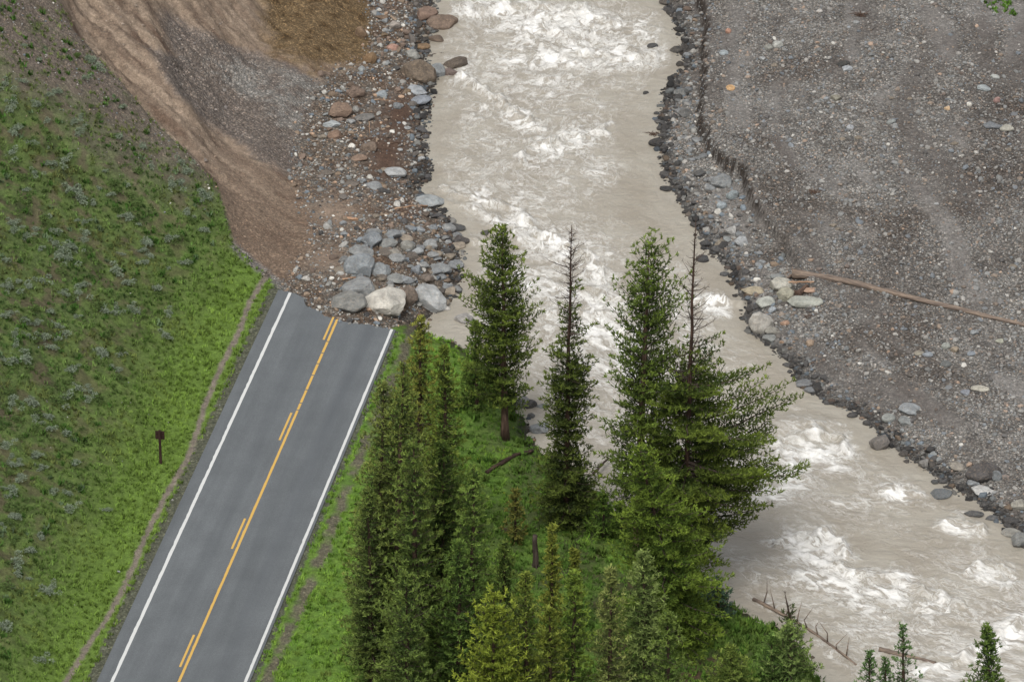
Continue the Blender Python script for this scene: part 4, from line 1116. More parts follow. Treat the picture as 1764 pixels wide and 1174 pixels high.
def k_verge(x, y, z, px, py):
    v = poly_sd(px, py, VERGE); di = np.abs(seg_dist(px, py, DITCH)); s, t = road_st(x, y)
    return np.where((v > 1) & (t > TR + .35), .9 * sstep(4, 14, di + 6 * fbm(x * 1.3, y * 1.3, 3, 55)), 0)
def t_verge(x, y, z, px, py, r):
    m = len(x); n1, n2 = fbm(x * .35, y * .35, 3, 131), fbm(x * 1.2, y * 1.2, 3, 135)
    t = mix(C(112, 152, 56) * np.ones((m, 1)), C(136, 170, 70), sstep(-.3, .3, n2))
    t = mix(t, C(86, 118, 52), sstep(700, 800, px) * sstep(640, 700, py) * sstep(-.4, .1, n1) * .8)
    t = mix(t, C(104, 100, 62), sstep(.15, .4, n1) * sstep(950, 1100, py) * .7)
    return t * r.uniform(.7, 1.3, m)[:, None]
grass('verge_grass', 60000, k_verge, t_verge, ('bright green grass on the verge and wooded bank right of the road', 'grass'), 42, grass_coll, .8, 1.6)
def k_herb(x, y, z, px, py):
    g = poly_sd(px, py, GRASSHILL)
    return np.where((g > 20) & (z > 1.0), .8 * sstep(.0, .3, fbm(x * .7, y * .7, 3, 141)), 0)
def t_herb(x, y, z, px, py, r):
    return mix(C(74, 108, 46) * np.ones((len(x), 1)), C(108, 128, 92), (r.random(len(x)) < .25) * 1.0) * r.uniform(.7, 1.25, len(x))[:, None]
grass('hillside_herbs', 16000, k_herb, t_herb, ('leafy green herbs growing in patches through the hillside grass', 'herbs'), 43, leafy_coll, .8, 1.5)
def k_bush(x, y, z, px, py):
    v = poly_sd(px, py, VERGE)
    return np.where((v > 2) & (py > 620), np.clip(.35 * sstep(-.1, .3, fbm(x * .5, y * .5, 3, 151)) * sstep(700, 800, px) + .8 * sstep(1020, 1100, py) * sstep(1180, 1240, px), 0, 1), 0)
def t_bush(x, y, z, px, py, r):
    return mix(C(74, 108, 42) * np.ones((len(x), 1)), C(112, 136, 62), r.random(len(x))) * r.uniform(.6, 1.2, len(x))[:, None]
grass('undergrowth', 20000, k_bush, t_bush, ('low leafy undergrowth on the wooded bank by the river', 'undergrowth'), 44, leafy_coll, 1.0, 2.2)
def k_flow(x, y, z, px, py):
    return np.clip(blob(px, py, 870, 780, 50, 22) + blob(px, py, 860, 850, 35, 25) + .03 * (poly_sd(px, py, VERGE) > 5) * (px > 700) * (py < 950), 0, 1) * .8
grass('yellow_flowers', 9000, k_flow, lambda x, y, z, px, py, r: C(190, 190, 50) * r.uniform(.8, 1.4, len(x))[:, None], ('patch of small yellow flowers in the grass by the fallen trunk', 'flowers'), 45, grass_coll, .25, .45)
def k_topg(x, y, z, px, py): return np.clip(blob(px, py, 1725, 5, 25, 12) + blob(px, py, 1748, 28, 14, 12), 0, 1)
grass('green_plant_patch', 60000, k_topg, lambda x, y, z, px, py, r: C(92, 128, 48) * r.uniform(.7, 1.3, len(x))[:, None], ('patch of green plants on the bar at the upper right corner', 'plants'), 46, leafy_coll, .9, 1.5)

# ------------------------------------------------------------------ sagebrush
def bush_mesh(seed, nl, col_a, col_b, leaf=.05):
    r = np.random.default_rng(seed)
    ncl = 7; cc = np.stack([r.normal(0, .33, ncl), r.normal(0, .33, ncl), r.uniform(.25, .6, ncl)], 1)
    k = r.integers(0, ncl, nl); d = r.normal(size=(nl, 3)); d /= np.linalg.norm(d, axis=1)[:, None]; d[:, 2] = np.abs(d[:, 2]) * .9 - .15
    p = cc[k] + d * r.uniform(.15, .32, nl)[:, None]
    a = r.normal(size=(nl, 3)); a /= np.linalg.norm(a, axis=1)[:, None]; b = np.cross(a, d + .3 * r.normal(size=(nl, 3))); b /= np.linalg.norm(b, axis=1)[:, None]
    tip = d + .4 * r.normal(size=(nl, 3)); tip /= np.linalg.norm(tip, axis=1)[:, None]
    Vv = np.stack([p - b * leaf * .5, p + b * leaf * .5, p + tip * leaf * 2.2], 1).reshape(-1, 3)
    Ff = np.arange(nl * 3).reshape(-1, 3)
    t = mix(col_a * np.ones((nl, 1)), col_b, r.random(nl)) * r.uniform(.75, 1.25, nl)[:, None]
    return np_mesh('sagebrush', Vv, Ff, M_SAGE, False, np.repeat(t, 3, 0))
SAGE = [bush_mesh(i, 420, C(122, 138, 112), C(160, 170, 148), .075) for i in range(5)]
GREENB = [bush_mesh(30 + i, 420, C(82, 104, 58), C(112, 132, 76), .085) for i in range(4)]
rg = np.random.default_rng(77)
HB = []
SPOT = [(30,225),(50,250),(15,190),(20,230),(60,180),(155,105),(140,345),(160,350),(215,375),(225,380),(45,410),(25,400),(50,580),(145,415),(200,470),(215,490),(250,420),(255,440),(270,500),(290,540),(285,580),(180,535),(195,540),(60,395),(70,430),(100,440),(20,540),(40,555),(15,800),(30,830),(70,810),(60,790),(25,850),(70,925),(75,1020),(90,1015),(10,1080),(75,1140),(45,620),(110,690),(135,670),(150,690),(180,880),(20,700),(60,720),(110,280),(60,300),(95,285),(220,320),(130,800),(120,880),(10,770)]
for i, (px_, py_) in enumerate(SPOT): HB.append((px_, py_, rg.uniform(16, 26), 0))
while len(HB) < 250:
    x, y = rg.uniform(0, 400), rg.uniform(80, 1170)
    g = poly_sd(np.array([x]), np.array([y]), GRASSHILL)[0]
    if g < 14: continue
    pt = G(x, y)
    if pt[2] < 1.3: continue
    if y < 300 and rg.random() < .5: continue
    HB.append((x, y, rg.uniform(11, 25), 0 if rg.random() < .65 else 1))
hb = Gs([b[0] for b in HB], [b[1] for b in HB])
for (x, y, w, kd), p in zip(HB, hb):
    me = (GREENB if kd else SAGE)[rg.integers(4)]
    o = bpy.data.objects.new('green_shrub' if kd else 'sagebrush', me); COL.objects.link(o)
    s = w / 30.0 / 1.25; o.location = (p[0], p[1], p[2] - .08); o.scale = (s, s, s * rg.uniform(.7, 1.0)); o.rotation_euler = (0, .25, rg.uniform(0, 6.28))
    vv = 'top' if y < 200 else 'upper' if y < 450 else 'middle' if y < 700 else 'lower' if y < 950 else 'bottom'
    hh = 'by the left edge' if x < 60 else 'left of centre' if x < 140 else 'in its centre' if x < 220 else 'towards the landslide' if y < 400 else 'towards the footpath'
    sz = 'wide' if w > 17 else 'middling' if w > 12.5 else 'little'
    if kd: tag(o, '%s green shrub, %s hillside %s' % (sz, vv, hh), 'shrub', 'green shrubs on the hillside')
    else: tag(o, '%s grey green sagebrush, %s hillside %s' % (sz, vv, hh), 'shrub', 'sagebrush on the hillside')
# look-alikes that still share a label are told apart by their order from the top
byl = {}
for o in list(COL.objects):
    if o.get('group'): byl.setdefault(o['label'], []).append(o)
ORD = ['topmost', 'second', 'third', 'fourth', 'fifth', 'sixth', 'seventh', 'eighth', 'ninth', 'tenth', 'eleventh', 'twelfth', 'thirteenth', 'fourteenth', 'fifteenth', 'sixteenth']
for lb_, os_ in byl.items():
    if len(os_) < 2: continue
    os_.sort(key=lambda o: proj(*o.location)[1])
    for i, o in enumerate(os_):
        o['label'] = lb_ + (', topmost such' if i == 0 else ', lowest such' if i == len(os_) - 1 else ', %s from the top' % ORD[min(i, 15)])
for o in COL.objects:
    if o.get('group') and len(o['label'].split()) > 16: o['label'] = o['label'].replace('close ', '').replace('far ', '').replace(' such', '')
    if o.get('group') and len(o['label'].split()) > 16: o['label'] = ' '.join(o['label'].split()[1:])

# ------------------------------------------------------------------ trees
def tube_arrays(path, rad, k=8, cap=True):
    path = np.asarray(path, float); rad = np.asarray(rad, float); n = len(path)
    T = np.gradient(path, axis=0); T /= np.linalg.norm(T, axis=1)[:, None] + 1e-9
    ref = np.where(np.abs(T[:, 2:3]) > .8, np.array([[1., 0, 0]]), np.array([[0, 0, 1.]]))
    A = np.cross(T, ref); A /= np.linalg.norm(A, axis=1)[:, None] + 1e-9; B = np.cross(T, A)
    th = np.arange(k) * 2 * math.pi / k
    Vv = path[:, None] + rad[:, None, None] * (np.cos(th)[None, :, None] * A[:, None] + np.sin(th)[None, :, None] * B[:, None])
    Vv = Vv.reshape(-1, 3); i = np.arange(n - 1)[:, None] * k; j = np.arange(k)[None]
    q = np.stack([i + j, i + (j + 1) % k, i + k + (j + 1) % k, i + k + j], -1).reshape(-1, 4)
    if cap:
        c0, c1 = len(Vv), len(Vv) + 1; Vv = np.concatenate([Vv, path[:1], path[-1:]])
        q = np.concatenate([q, [(c0, (a + 1) % k, a, a) for a in range(0)] or np.zeros((0, 4), int)]).astype(int)
        e0 = np.array([(c0, (a + 1) % k, a, c0) for a in range(k)]); e1 = np.array([(c1, (n - 1) * k + a, (n - 1) * k + (a + 1) % k, c1) for a in range(k)])
        return Vv, q, np.concatenate([e0, e1])[:, :3]
    return Vv, q, None
def tube_mesh(name, path, rad, mat, k=8):
    Vv, q, tr = tube_arrays(path, rad, k)
    tri = np.concatenate([q[:, [0, 1, 2]], q[:, [0, 2, 3]], tr])
    return np_mesh(name, Vv, tri, mat, True)
def needles(P, D, n_per, ln, wd, cols, r):
    """tufts of narrow triangles at P pointing along D"""
    m = len(P)
    P = np.repeat(P, n_per, 0); D = np.repeat(D, n_per, 0); cols = np.repeat(cols, n_per, 0)
    d = D * .75 + r.normal(size=P.shape) * .55; d /= np.linalg.norm(d, axis=1)[:, None]
    b = np.cross(d, r.normal(size=P.shape)); b /= np.linalg.norm(b, axis=1)[:, None] + 1e-9
    L = ln * r.uniform(.7, 1.3, len(P))[:, None]
    base = P - d * L * .25
    Vv = np.stack([base - b * wd * .5, base + b * wd * .5, P + d * L * .75 + b * wd * .25, P + d * L * .75 - b * wd * .25], 1).reshape(-1, 3)
    Ff = np.arange(len(P) * 4).reshape(-1, 4)
    cols = cols * r.uniform(.8, 1.2, len(P))[:, None]
    return Vv, Ff, np.repeat(cols, 4, 0)
ntree = 0
def conifer(name, base, H, Rmax, label, cb=.12, prof=.75, col=(74, 96, 44), tip=(120, 140, 62), dens=1.0, droop=-.1, lean=(0, 0), bare=None, side=None, mat=M_BARK, seed=0,
            tuft_n=5, ln=.21, wd=.055, trunk_r=None, irregular=.4, up=.35, cat='tree', group=None, radii=None, whorl=.28, fat=1.16):
    """radii: optional list of (height fraction, radius fraction); side: (azimuth, factor) widens one side; bare: list of (f0, f1, keep)"""
    r = np.random.default_rng(seed + 900); Rmax = Rmax * fat; dens = dens * 1.12
    root = bpy.data.objects.new(name, None); COL.objects.link(root); root.location = tuple(base); root.empty_display_size = .3
    tag(root, label, cat, group)
    n = 14; f = np.linspace(0, 1, n)
    wob = np.cumsum(r.normal(0, .018, (n, 2)), 0) * H * .12
    path = np.stack([lean[0] * f ** 1.2 + wob[:, 0] * f, lean[1] * f ** 1.2 + wob[:, 1] * f, H * f - .25 * (f == 0)], 1)
    tr = trunk_r or (.012 * H + .05)
    rad = tr * (1 - f) ** .85 + .012; rad[0] *= 1.35
    link('trunk', tube_mesh('trunk', path, rad, mat, 9), root)
    P, D, Cc, LV, LF = [], [], [], [], []; nv = 0
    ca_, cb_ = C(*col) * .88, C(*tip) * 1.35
    h = cb * H
    def radius(fr):
        if radii: return Rmax * np.interp(fr, [a for a, b in radii], [b for a, b in radii])
        g = (fr - cb) / (1 - cb); return Rmax * ((1 - g) ** prof) * min(1, .45 + g * 4)
    while h < H * .985:
        fr = h / H; Rh = radius(fr); keepf = 1.0
        if bare:
            for f0, f1, kp in bare:
                if f0 <= fr < f1: keepf = kp
        tp = np.array([np.interp(fr, f, path[:, i]) for i in range(3)])
        nb = r.integers(4, 7) if Rh > .5 else r.integers(3, 6); az0 = r.uniform(0, 6.28)
        for b in range(nb):
            fr = min(.985, (h + r.uniform(-.5, .5) * whorl * 1.6) / H); tp = np.array([np.interp(fr, f, path[:, i]) for i in range(3)]); Rh = max(radius(max(fr, cb)), .05)
            az = az0 + b * 6.283 / nb + r.normal(0, .3)
            L = max(Rh * r.uniform(1 - irregular * 1.4, 1 + irregular * .6), .12)
            if side: L *= 1 + side[1] * max(0, math.cos(az - side[0])) * r.uniform(.5, 1.3) - .35 * abs(side[1]) * max(0, -math.cos(az - side[0]))
            if keepf < .5: L *= r.uniform(.4, 1.35)
            if keepf < .5 and r.random() < .08: continue
            hd = np.array([math.cos(az), math.sin(az), 0]); u = np.linspace(0, 1, 6)
            g = (fr - cb) / (1 - cb); d0 = droop + up * g * 1.6 + r.normal(0, .08); d1 = up * .55
            bp = tp + hd * (L * u)[:, None] + np.array([0, 0, 1]) * (L * (d0 * u + d1 * u ** 2.4))[:, None]
            bp[:, :2] += r.normal(0, .03, (6, 2)) * L * u[:, None]
            v_, q_, _ = tube_arrays(bp, .006 + (.014 if keepf > .5 else .024) * L * (1 - u) ** .8, 3, False)
            LV.append(v_); LF.append(q_ + nv); nv += len(v_)
            green = r.random() < keepf
            stp = .2 / dens; m = max(2, int(L * .82 / stp))
            uu_ = np.linspace(.15 if L > .6 else .05, 1.0, m)
            pb = np.stack([np.interp(uu_, u, bp[:, i]) for i in range(3)], 1)
            dirb = np.gradient(bp, axis=0); db = np.stack([np.interp(uu_, u, dirb[:, i]) for i in range(3)], 1); db /= np.linalg.norm(db, axis=1)[:, None]
            sideway = np.cross(db, [0, 0, 1.]); sideway /= np.linalg.norm(sideway, axis=1)[:, None] + 1e-9
            tone = r.uniform(0, 1)
            for sgn in (-1, 1):
                tl = np.clip(L * .42 * (1.05 - uu_) + .10, .08, .9) * r.uniform(.6, 1.25, m)
                td = db * .6 + sideway * sgn * .8 + np.array([0, 0, .12]); td /= np.linalg.norm(td, axis=1)[:, None]
                if not green:
                    if r.random() < .9:
                        for q in range(0, m, 2):
                            e = pb[q] + td[q] * tl[q] * r.uniform(.5, 1.1) + np.array([0, 0, r.uniform(-.1, .1)])
                            v_, q_, _ = tube_arrays(np.array([pb[q], (pb[q] + e) / 2 + [0, 0, -.03], e]), [.014, .010, .006], 3, False)
                            LV.append(v_); LF.append(q_ + nv); nv += len(v_)
                    continue
                nt = np.maximum(1, (tl / (.17 / dens)).astype(int))
                for kk in range(int(nt.max())):
                    sel = nt > kk
                    if not sel.any(): continue
                    w_ = ((kk + .7) / nt[sel])
                    pp = pb[sel] + td[sel] * (tl[sel] * w_)[:, None] + r.normal(0, .035, (sel.sum(), 3))
                    P.append(pp); D.append(td[sel] * .8 + np.array([0, 0, .35]))
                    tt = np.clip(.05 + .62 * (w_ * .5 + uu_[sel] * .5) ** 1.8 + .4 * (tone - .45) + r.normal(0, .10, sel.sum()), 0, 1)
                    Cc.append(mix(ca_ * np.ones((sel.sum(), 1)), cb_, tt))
            if green:
                P.append(bp[-1:]); D.append(db[-1:] + [[0, 0, .5]]); Cc.append(cb_[None] * .95)
        h += whorl * r.uniform(.55, 1.25) * (.6 + .5 * min(1, Rh))
    link('branches', np_mesh('branches', np.concatenate(LV), np.concatenate(LF), M_TWIG), root)['kind'] = 'stuff'
    if P:
        P.append(np.array([path[-1], path[-1] - [0, 0, .12], path[-1] - [0, 0, .25]])) if not (bare and bare[-1][1] > .99) else None
        if len(P) > len(D): D.append(np.tile([0, 0, 1.], (3, 1))); Cc.append(np.tile(cb_, (3, 1)))
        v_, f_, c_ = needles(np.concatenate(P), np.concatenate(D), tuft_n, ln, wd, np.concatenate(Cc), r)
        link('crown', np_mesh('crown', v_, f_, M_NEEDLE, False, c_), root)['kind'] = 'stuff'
    global NTRI; NTRI += len(P) and len(f_) * 2
    return root
NTRI = 0
def tree(top, base, name, wpx, label, **kw):
    """top and base positions in the photograph, crown width in photo pixels"""
    b = G(*base); s = pxm(b)
    # height of the point above the base that appears at top
    dpy = base[1] - top[1]
    d = ray([top[0]], [top[1]])[0]
    t = (b[1] - CAM[1]) / d[1]; p = CAM + d * t
    H = p[2] - b[2]
    kw.setdefault('seed', int(top[0] + top[1]))
    return conifer(name, b, H, wpx / s / 2, label, lean=(p[0] - b[0], 0), **kw)
FIRC, FIRT = (64, 82, 36), (126, 142, 58)
YEL, YELT = (96, 110, 44), (150, 156, 66)
OLV, OLVT = (84, 94, 42), (148, 150, 68)
tree((862, 391), (870, 755), 'fir_tree', 124, 'tall dense fir on the riverbank right of the road end, lower trunk bare', cb=.16, col=FIRC, tip=FIRT, mat=M_BARKRED, dens=1.0, fat=.98,
     radii=[(.14, .55), (.2, .75), (.3, .9), (.45, 1.0), (.6, .95), (.75, .72), (.88, .42), (1, .08)], side=(R(170), .18), up=.5, tuft_n=5)
tree((983, 386), (975, 905), 'half_dead_tree', 92, 'half dead dark conifer with bare twiggy top and green lower crown', cb=.02, col=(56, 70, 34), tip=(108, 122, 50), trunk_r=.17, mat=M_BARKDK, dens=1.1,
     radii=[(0, .8), (.12, 1.15), (.25, .8), (.33, .75), (.42, .85), (.52, .8), (.6, .6), (.8, .62), (.93, .42), (1, .08)], bare=[(.42, .58, .75), (.58, .72, .35), (.72, .82, .1), (.82, 1.01, 0.0)], up=.35, tuft_n=5)
tree((1122, 419), (1098, 965), 'fir_tree', 150, 'tall open fir with a visible reddish trunk, left of the dead topped fir', cb=.2, col=FIRC, tip=(122, 142, 58), mat=M_BARKRED, dens=.9, fat=1.05, whorl=.36,
     radii=[(.18, .7), (.3, 1.0), (.4, .92), (.5, .72), (.6, .78), (.7, .76), (.8, .7), (.92, .5), (1, .15)], up=.55, irregular=.42, tuft_n=5, side=(R(20), .1))
tree((1195, 374), (1178, 985), 'dead_topped_fir', 225, 'wide fir with a bare dead spire above its crown, reaching out over the river', cb=.07, col=(60, 78, 34), tip=(124, 140, 52), trunk_r=.19, mat=M_BARKDK, dens=1.0,
     radii=[(.05, .5), (.15, .9), (.25, 1.1), (.35, 1.0), (.45, .9), (.52, .68), (.6, .36), (.7, .3), (.85, .16), (1, .03)], side=(R(0), .34), bare=[(.55, .68, .35), (.68, .78, .12), (.78, 1.01, 0.0)], up=.45, droop=-.18, irregular=.4, tuft_n=5, whorl=.40, fat=1.12)
tree((1105, 765), (1165, 1105), 'fir_tree', 165, 'bright green full fir in front of the two tall firs', cb=.02, col=(74, 98, 36), tip=(126, 146, 54), dens=1.0,
     radii=[(0, .8), (.15, 1.0), (.35, .95), (.6, .72), (.8, .45), (1, .1)], droop=-.3, tuft_n=5)
tree((727, 546), (724, 905), 'slender_spruce', 84, 'slender sparse spruce with dark patches, its tip just right of the road end', cb=.05, col=OLV, tip=OLVT, dens=.8, radii=[(0, 1), (.4, .95), (.6, .75), (.8, .5), (1, .08)], irregular=.45)
tree((768, 598), (768, 940), 'slender_spruce', 100, 'green spruce right of the slender sparse one, over the grass bank', cb=.02, col=(68, 86, 36), tip=(122, 136, 56), dens=.85, irregular=.35, prof=.7)
tree((688, 618), (684, 1150), 'spruce_tree', 132, 'tall spruce with a thin bare leader beside the road verge', cb=.03, col=(74, 92, 46), tip=(134, 146, 70), dens=.85, radii=[(0, 1), (.25, 1), (.5, .82), (.7, .6), (.85, .3), (.93, .12), (1, .03)], bare=[(.93, 1.01, 0.3)], irregular=.45, mat=M_BARKRED)
tree((660, 655), (648, 1135), 'spruce_tree', 105, 'leftmost spruce of the roadside cluster, dull yellow green', cb=.03, col=(76, 92, 48), tip=(136, 146, 76), dens=.8, irregular=.45, prof=.6)
tree((712, 760), (722, 1215), 'spruce_tree', 130, 'spruce low in the roadside cluster, behind the dark one', cb=.03, col=(66, 88, 42), tip=(118, 136, 62), dens=.85, irregular=.35, prof=.6)
tree((762, 758), (765, 1120), 'dark_spruce', 120, 'darkest dense green spruce in the middle of the cluster', cb=.0, col=(50, 70, 32), tip=(92, 112, 46), dens=1.0, irregular=.3, prof=.6)
tree((815, 800), (812, 1195), 'spruce_tree', 120, 'light green airy spruce with a dark straight trunk, right side of the cluster', cb=.02, col=(74, 98, 44), tip=(124, 146, 66), dens=.8, irregular=.35, prof=.65)
tree((853, 1024), (848, 1320), 'yellow_pine', 145, 'yellow green young pine at the bottom of the picture, brightest of all', cb=.0, col=(104, 122, 40), tip=(158, 170, 64), dens=1.0, up=.6, prof=.6, tuft_n=5, ln=.21)
tree((910, 985), (908, 1290), 'young_fir', 105, 'olive young fir just right of the yellow green pine', cb=.0, col=(84, 104, 42), tip=(136, 148, 62), dens=.9, prof=.65)
tree((990, 985), (985, 1270), 'young_fir', 95, 'green young fir in the bottom middle between the olive fir and the pale topped fir', cb=.0, col=(80, 104, 42), tip=(130, 150, 60), dens=.9, prof=.65)
tree((1052, 975), (1052, 1260), 'young_fir', 78, 'narrow pale topped young fir left of the fuller pale fir', cb=.0, col=(94, 108, 56), tip=(150, 158, 88), dens=.9, prof=.65)
tree((1112, 948), (1112, 1250), 'young_fir', 118, 'fuller pale green young fir in front of the bright green full fir', cb=.0, col=(84, 106, 52), tip=(142, 158, 88), dens=1.0, prof=.65)
tree((642, 845), (640, 1180), 'spruce_tree', 100, 'low olive spruce at the left edge of the roadside cluster, beside the verge', cb=.0, col=(72, 92, 46), tip=(126, 142, 70), dens=.9, irregular=.4, prof=.55)
tree((790, 930), (792, 1240), 'spruce_tree', 110, 'green spruce behind the left side of the yellow green pine', cb=.0, col=(64, 90, 42), tip=(108, 132, 58), dens=.9, irregular=.35, prof=.6)
tree((700, 985), (702, 1290), 'spruce_tree', 130, 'spruce at the bottom edge below the tall thin leadered spruce', cb=.0, col=(68, 90, 44), tip=(122, 140, 66), dens=.9, irregular=.4, prof=.6)
tree((950, 1045), (950, 1290), 'young_fir', 90, 'short yellowish fir at the bottom edge right of the olive fir', cb=.0, col=(88, 104, 42), tip=(140, 150, 62), dens=.9, prof=.6)
tree((1150, 1060), (1150, 1300), 'young_fir', 100, 'dull green fir at the bottom edge below the bright green full fir', cb=.0, col=(72, 94, 42), tip=(120, 138, 64), dens=.9, prof=.6)
tree((870, 935), (868, 1080), 'young_fir', 60, 'mid green little fir on the grass left of the weathered stump', cb=.0, col=(76, 98, 46), tip=(124, 142, 66), dens=.9)
tree((955, 905), (950, 1130), 'young_fir', 40, 'thin sapling on the grass between the half dead tree and the olive fir', cb=.05, col=YEL, tip=YELT, dens=.7)
tree((990, 945), (992, 1090), 'sapling', 16, 'almost bare pole sapling on the grass below the half dead tree', cb=.3, col=YEL, tip=YELT, dens=.6, whorl=.3)
tree((820, 555), (822, 705), 'young_fir', 62, 'small fir tucked against the left foot of the tall riverbank fir', cb=.0, col=(66, 92, 40), tip=(112, 136, 58), dens=.9)
tree((805, 640), (806, 700), 'young_fir', 40, 'low bushy fir left of the riverbank fir trunk', cb=.0, col=(74, 98, 44), tip=(120, 142, 62), dens=1.0)
tree((888, 845), (888, 935), 'sapling', 40, 'olive brown little fir on the grass left of the half dead tree', cb=.0, col=(92, 100, 48), tip=(132, 130, 62), dens=.9)
tree((1040, 850), (1040, 925), 'young_fir', 64, 'low green fir between the half dead tree and the tall open fir', cb=.0, col=(70, 98, 40), tip=(116, 142, 56), dens=1.0)
tree((1070, 870), (1072, 925), 'young_fir', 50, 'squat fir at the foot of the tall open fir', cb=.0, col=(74, 100, 42), tip=(116, 142, 56), dens=1.0)
tree((1362, 1075), (1360, 1190), 'young_fir', 86, 'pale green spreading fir at the tip of the bank by the dead branched log', cb=.0, col=(84, 108, 54), tip=(146, 166, 92), dens=1.0, radii=[(0, 1), (.4, .9), (.8, .5), (1, .1)])
tree((1330, 1095), (1328, 1185), 'young_fir', 70, 'round green bush fir on the bank left of the pale spreading fir', cb=.0, col=(66, 94, 42), tip=(112, 140, 66), dens=1.0)
tree((1235, 1000), (1238, 1060), 'shrub', 60, 'blue green bush at the water under the wide fir', cb=.0, col=(58, 82, 62), tip=(96, 120, 96), dens=1.1, cat='shrub')
tree((1260, 1115), (1258, 1200), 'young_fir', 90, 'low yellow green fir near the bottom of the wooded bank', cb=.0, col=(84, 104, 42), tip=(134, 150, 70), dens=1.0)
tree((1555, 1078), (1556, 1255), 'young_spruce', 74, 'tallest of three young spruces rising from the bottom edge over the river', cb=.0, col=(66, 94, 52), tip=(112, 142, 82), dens=.8, prof=1.1, irregular=.08, whorl=.42, fat=1.5, ln=.15, up=.5, tuft_n=4)
tree((1497, 1120), (1497, 1255), 'young_spruce', 70, 'left of three young spruces rising from the bottom edge', cb=.0, col=(66, 94, 52), tip=(112, 142, 82), dens=.8, prof=1.1, irregular=.08, whorl=.42, fat=1.5, ln=.15, up=.5, tuft_n=4)
tree((1526, 1134), (1526, 1255), 'young_spruce', 56, 'middle and shortest of three young spruces at the bottom edge', cb=.0, col=(66, 94, 52), tip=(112, 142, 82), dens=.8, prof=1.1, irregular=.08, whorl=.42, fat=1.5, ln=.15, up=.5, tuft_n=4)
tree((1352, 1020), (1366, 1098), 'dead_sapling', 46, 'scraggly dark leaning sapling standing in the water at the bank tip', cb=.1, col=(58, 70, 40), tip=(92, 104, 60), dens=.5, whorl=.6, irregular=.6, bare=[(.55, 1.01, .1)])
tree((1703, 1079), (1703, 1290), 'young_spruce', 92, 'broad dark spruce at the bottom right corner', cb=.0, col=(58, 82, 38), tip=(104, 126, 56), dens=1.0, prof=.7)
print('needle tris', NTRI)

# ------------------------------------------------------------------ fallen wood
def log(name, a, b, ra, rb, mat, label, lift=.0, root=False, twigs=0, flip=False, bend=0.0, cat='log', n=14):
    A, B = G(*a), G(*b)
    u = np.linspace(0, 1, n); path = A[None] * (1 - u)[:, None] + B[None] * u[:, None]
    rad = ra + (rb - ra) * u
    gz = surf_z(path[:, 0], path[:, 1])
    path[:, 2] = np.maximum(path[:, 2], gz) + rad * .7 + lift
    path[:, 2] = np.convolve(np.pad(path[:, 2], 2, mode='edge'), np.ones(5) / 5, 'valid')
    path += np.random.default_rng(int(a[0])).normal(0, .012, path.shape)
    dirv = (B - A) / np.linalg.norm(B - A); side = np.cross(dirv, [0, 0, 1.]); path += side * (bend * np.sin(u * math.pi))[:, None]
    c = path.mean(0)
    # local z runs along the log so the grain follows it
    q = Vector(dirv).to_track_quat('Z', 'Y'); Rm = np.array(q.to_matrix())
    loc = (path - c) @ Rm
    if root: rad[0] *= 1.75; rad[1] *= 1.15
    o = bpy.data.objects.new(name, None); COL.objects.link(o); o.location = c; o.rotation_euler = q.to_euler(); o.empty_display_size = .3
    tag(o, label, cat)
    link('trunk', tube_mesh('trunk', loc, rad * np.random.default_rng(3).uniform(.93, 1.07, n), mat, 10), o)
    r = np.random.default_rng(int(a[1]))
    if root:
        for i in range(7):
            an = i * .9 + r.uniform(-.2, .2); d = np.array([math.cos(an), math.sin(an), -r.uniform(.1, .9)]); L = r.uniform(.25, .5)
            p0 = loc[0]; link('root', tube_mesh('root', np.array([p0, p0 + d * L * .5, p0 + d * L + [0, 0, -.05]]), [.09, .055, .015], mat, 6), o)
    for i in range(twigs):
        f = (i + .6) / twigs * .9 + .03; k = f * (n - 1); k0 = int(k); p0 = loc[k0] + (loc[min(k0 + 1, n - 1)] - loc[k0]) * (k - k0)
        wup = Rm.T @ np.array([r.uniform(-.35, .35), r.uniform(-.2, .2), 1.0]); L = r.uniform(.5, 1.6)
        mid = p0 + wup * L * .5 + r.normal(0, .08, 3); end = p0 + wup * L + r.normal(0, .2, 3)
        link('branch', tube_mesh('branch', np.array([p0, mid, end]), [.045, .03, .008], mat, 6), o)
    return o
log('fallen_log', (1367, 479), (1764 + 60, 575), .21, .10, M_LOG, 'long stripped tree trunk with broken root end lying across the gravel bar', root=True, n=22)
log('thin_pole', (1346, 496), (1402, 495), .05, .045, M_PLANK, 'thin yellow pole lying over pale boulders beside the root end of the log', lift=.35)
log('fallen_log', (838, 815), (917, 779), .13, .11, M_BARK, 'dark fallen trunk lying on flowery grass behind the firs')
log('driftwood_log', (1298, 1033), (1475, 1146), .11, .06, M_LOG, 'drifted trunk with upright dead branches in the water by the bank tip', twigs=9, bend=-.3, n=18)
log('driftwood_log', (1514, 1120), (1612, 1143), .14, .09, M_LOG, 'tan log in the river behind the three young spruces')
log('leaning_branch', (1022, 828), (1048, 800), .09, .05, M_TWIG, 'grey broken branch sticking over the water beside the half dead tree', lift=.4)
log('stick', (672, 363), (736, 357), .06, .05, M_PLANK, 'pale stick lying by the long smooth grey boulder', cat='stick')
log('stick', (590, 482), (629, 476), .055, .03, M_PLANK, 'orange splintered stick below the blocky blue grey boulder', cat='stick')
log('wood_chunk', (592, 377), (617, 379), .11, .08, M_PLANK, 'short orange chunk of splintered wood on tan mud', cat='wood')
log('stick', (713, 209), (729, 203), .05, .03, M_BARKRED, 'red brown stick on dark pebbles at the left waterline', cat='stick')
log('stick', (622, 243), (642, 240), .07, .05, M_BARKRED, 'red bark piece on the left shore above the brown grey stone', cat='wood')
log('stick', (670, 247), (694, 248), .05, .04, M_BARKRED, 'thin red stick on the mud patch', cat='stick')
